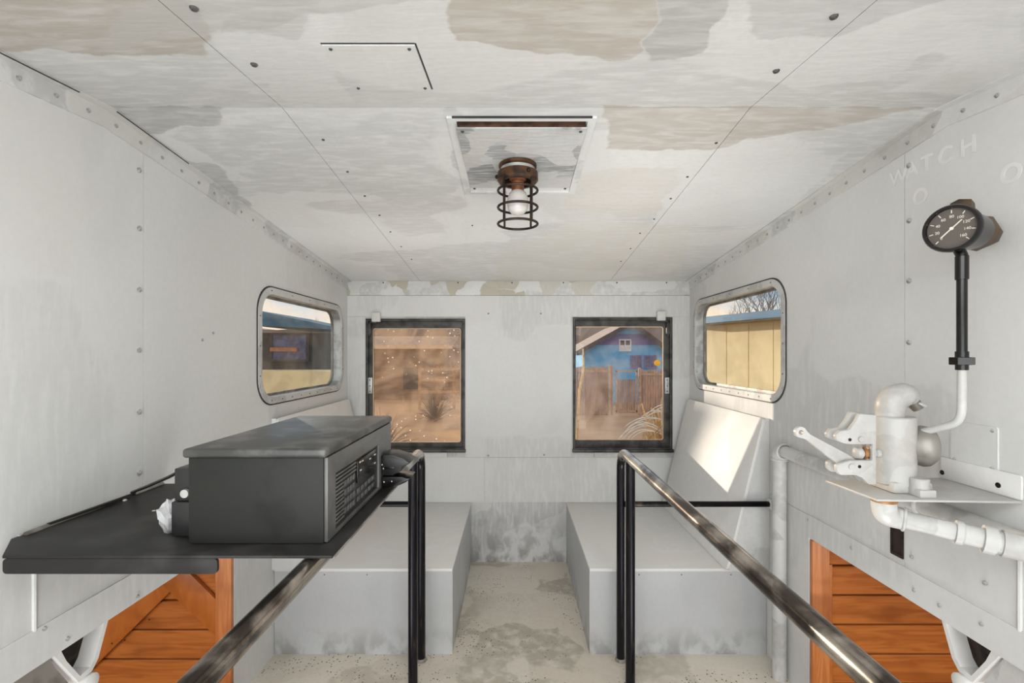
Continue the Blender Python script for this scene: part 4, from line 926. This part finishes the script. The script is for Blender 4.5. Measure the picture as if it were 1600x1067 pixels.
# side sheds
SY = 20.0; s0, s1 = P(398, 577, SY), P(524, 577, SY)
t = thing('dark_shed', 'charcoal shed with teal roof and cream base seen through the radio side window', 'shed', ((s0.x + s1.x) / 2, SY, GZ))
zr0, zr1 = P(398, 507, SY).z, P(524, 517, SY).z
MB().box(s0.x, s1.x, SY, SY + 5, P(0, 578, SY).z + .001, P(0, 520, SY).z).build('wall', 'charcoal_wall', t)
MB().box(s0.x - 4, s1.x + .6, SY - 2.0, SY + .9, GZ, P(0, 580, SY - 2).z).build('base', 'cream_wall', t)
MB().prism([(s0.x, P(0, 509, SY).z), (s1.x + .3, P(0, 516, SY).z), (s1.x + .3, P(0, 513, SY).z), (s0.x, P(0, 484, SY).z)], (0, SY - .5, 0), AX['x'], AX['z'], AX['y'], 6).build('roof', 'teal_roof', t)
w0, w1 = P(422, 565, SY), P(484, 520, SY)
f_ = MB().prism(rect(w0.x, w1.x, w0.z, w1.z), (0, SY - .08, 0), AX['x'], AX['z'], AX['y'], .079, [rect(w0.x + .12, w1.x - .12, w0.z + .1, w1.z - .1)]).build('window', 'dark_trim', t)
MB().box(w0.x + .11, w1.x - .11, SY - .03, SY - .001, w0.z + .09, w1.z - .09).build('pane', 'window_dark', f_)
b0, b1 = P(425, 549, SY), P(466, 543, SY); MB().box(b0.x, b1.x, SY - .18, SY - .09, b0.z, b1.z).build('shelf_board', 'orange_board', f_)

# cream shed at the gauge side, wall turned slightly to the sun
wd = Vector((.34, -.94, 0)).normalized(); wn = Vector((wd.y, -wd.x, 0)).normalized()   # towards the viewer side
o0 = Vector((4.11, 10.0, 0)) - wd * .05
t = thing('cream_shed', 'cream panelled shed with blue roof seen through the gauge side window', 'shed', (o0.x, o0.y, GZ))
back = Vector((.94, .34, 0))
MB().prism(rect(0, 8, GZ, .60), o0, wd, AX['z'], back, 3.0).build('wall', 'cream_wall', t)
for k in range(8): MB().prism(rect(.02 + k * .55, .55 + k * .55, GZ + .05, .585), o0 - back * .012, wd, AX['z'], back, .011).build('wall_panel', 'cream_wall', t)
eo = o0 - back * .45
MB().prism([(-.9, .66), (8, .66), (8, .60), (-.9, .60)], eo, wd, AX['z'], back, 1.2).build('soffit', 'grey_iron', t)
rn = (back * .99 + Vector((0, 0, .09))).normalized()
MB().prism(rect(-.9, 8, .0, 3.4), eo + Vector((0, 0, .66)), wd, rn, rn.cross(wd).normalized(), .05).build('roof', 'blue_roof', t)
MB().prism(rect(-.9, 8, .61, .74), eo - back * .03, wd, AX['z'], back, .03).build('gutter_board', 'blue_roof', t)
# bare trees
def bare_tree(x, y, hgt, seed, lab):
    rnd = random.Random(seed); mb = MB()
    def br(p, d, l, r, dep):
        mid_ = p + d * l * .5 + Vector((rnd.uniform(-.05, .05), rnd.uniform(-.05, .05), 0)) * l
        e = p + d * l; mb.tube([p, mid_, e], [r, r * .85, r * .65], 5 if dep > 2 else 3, cap=False)
        if dep == 0: return
        for k in range(rnd.choice((2, 3, 3))):
            nd = (d + Vector((rnd.uniform(-.7, .7), rnd.uniform(-.7, .7), rnd.uniform(-.1, .5)))).normalized()
            br(p + d * l * rnd.uniform(.6, 1), nd, l * rnd.uniform(.6, .8), r * .58, dep - 1)
    br(Vector((x, y, GZ)), Vector((0, 0, 1)), hgt * .32, .11, 6)
    o = mb.build('bare_tree', 'bark_grey', loc=(x, y, GZ)); tag(o, lab, 'tree', 'bare trees outside')
bare_tree(9.0, 19.0, 8.0, 3, 'leafless tree rising above the blue roof at the gauge side')
bare_tree(16.5, 30.0, 10.0, 8, 'second leafless tree behind the blue roof, nearer the window corner')
bare_tree(-14.5, 32.0, 7.5, 11, 'leafless tree behind the charcoal shed roof')
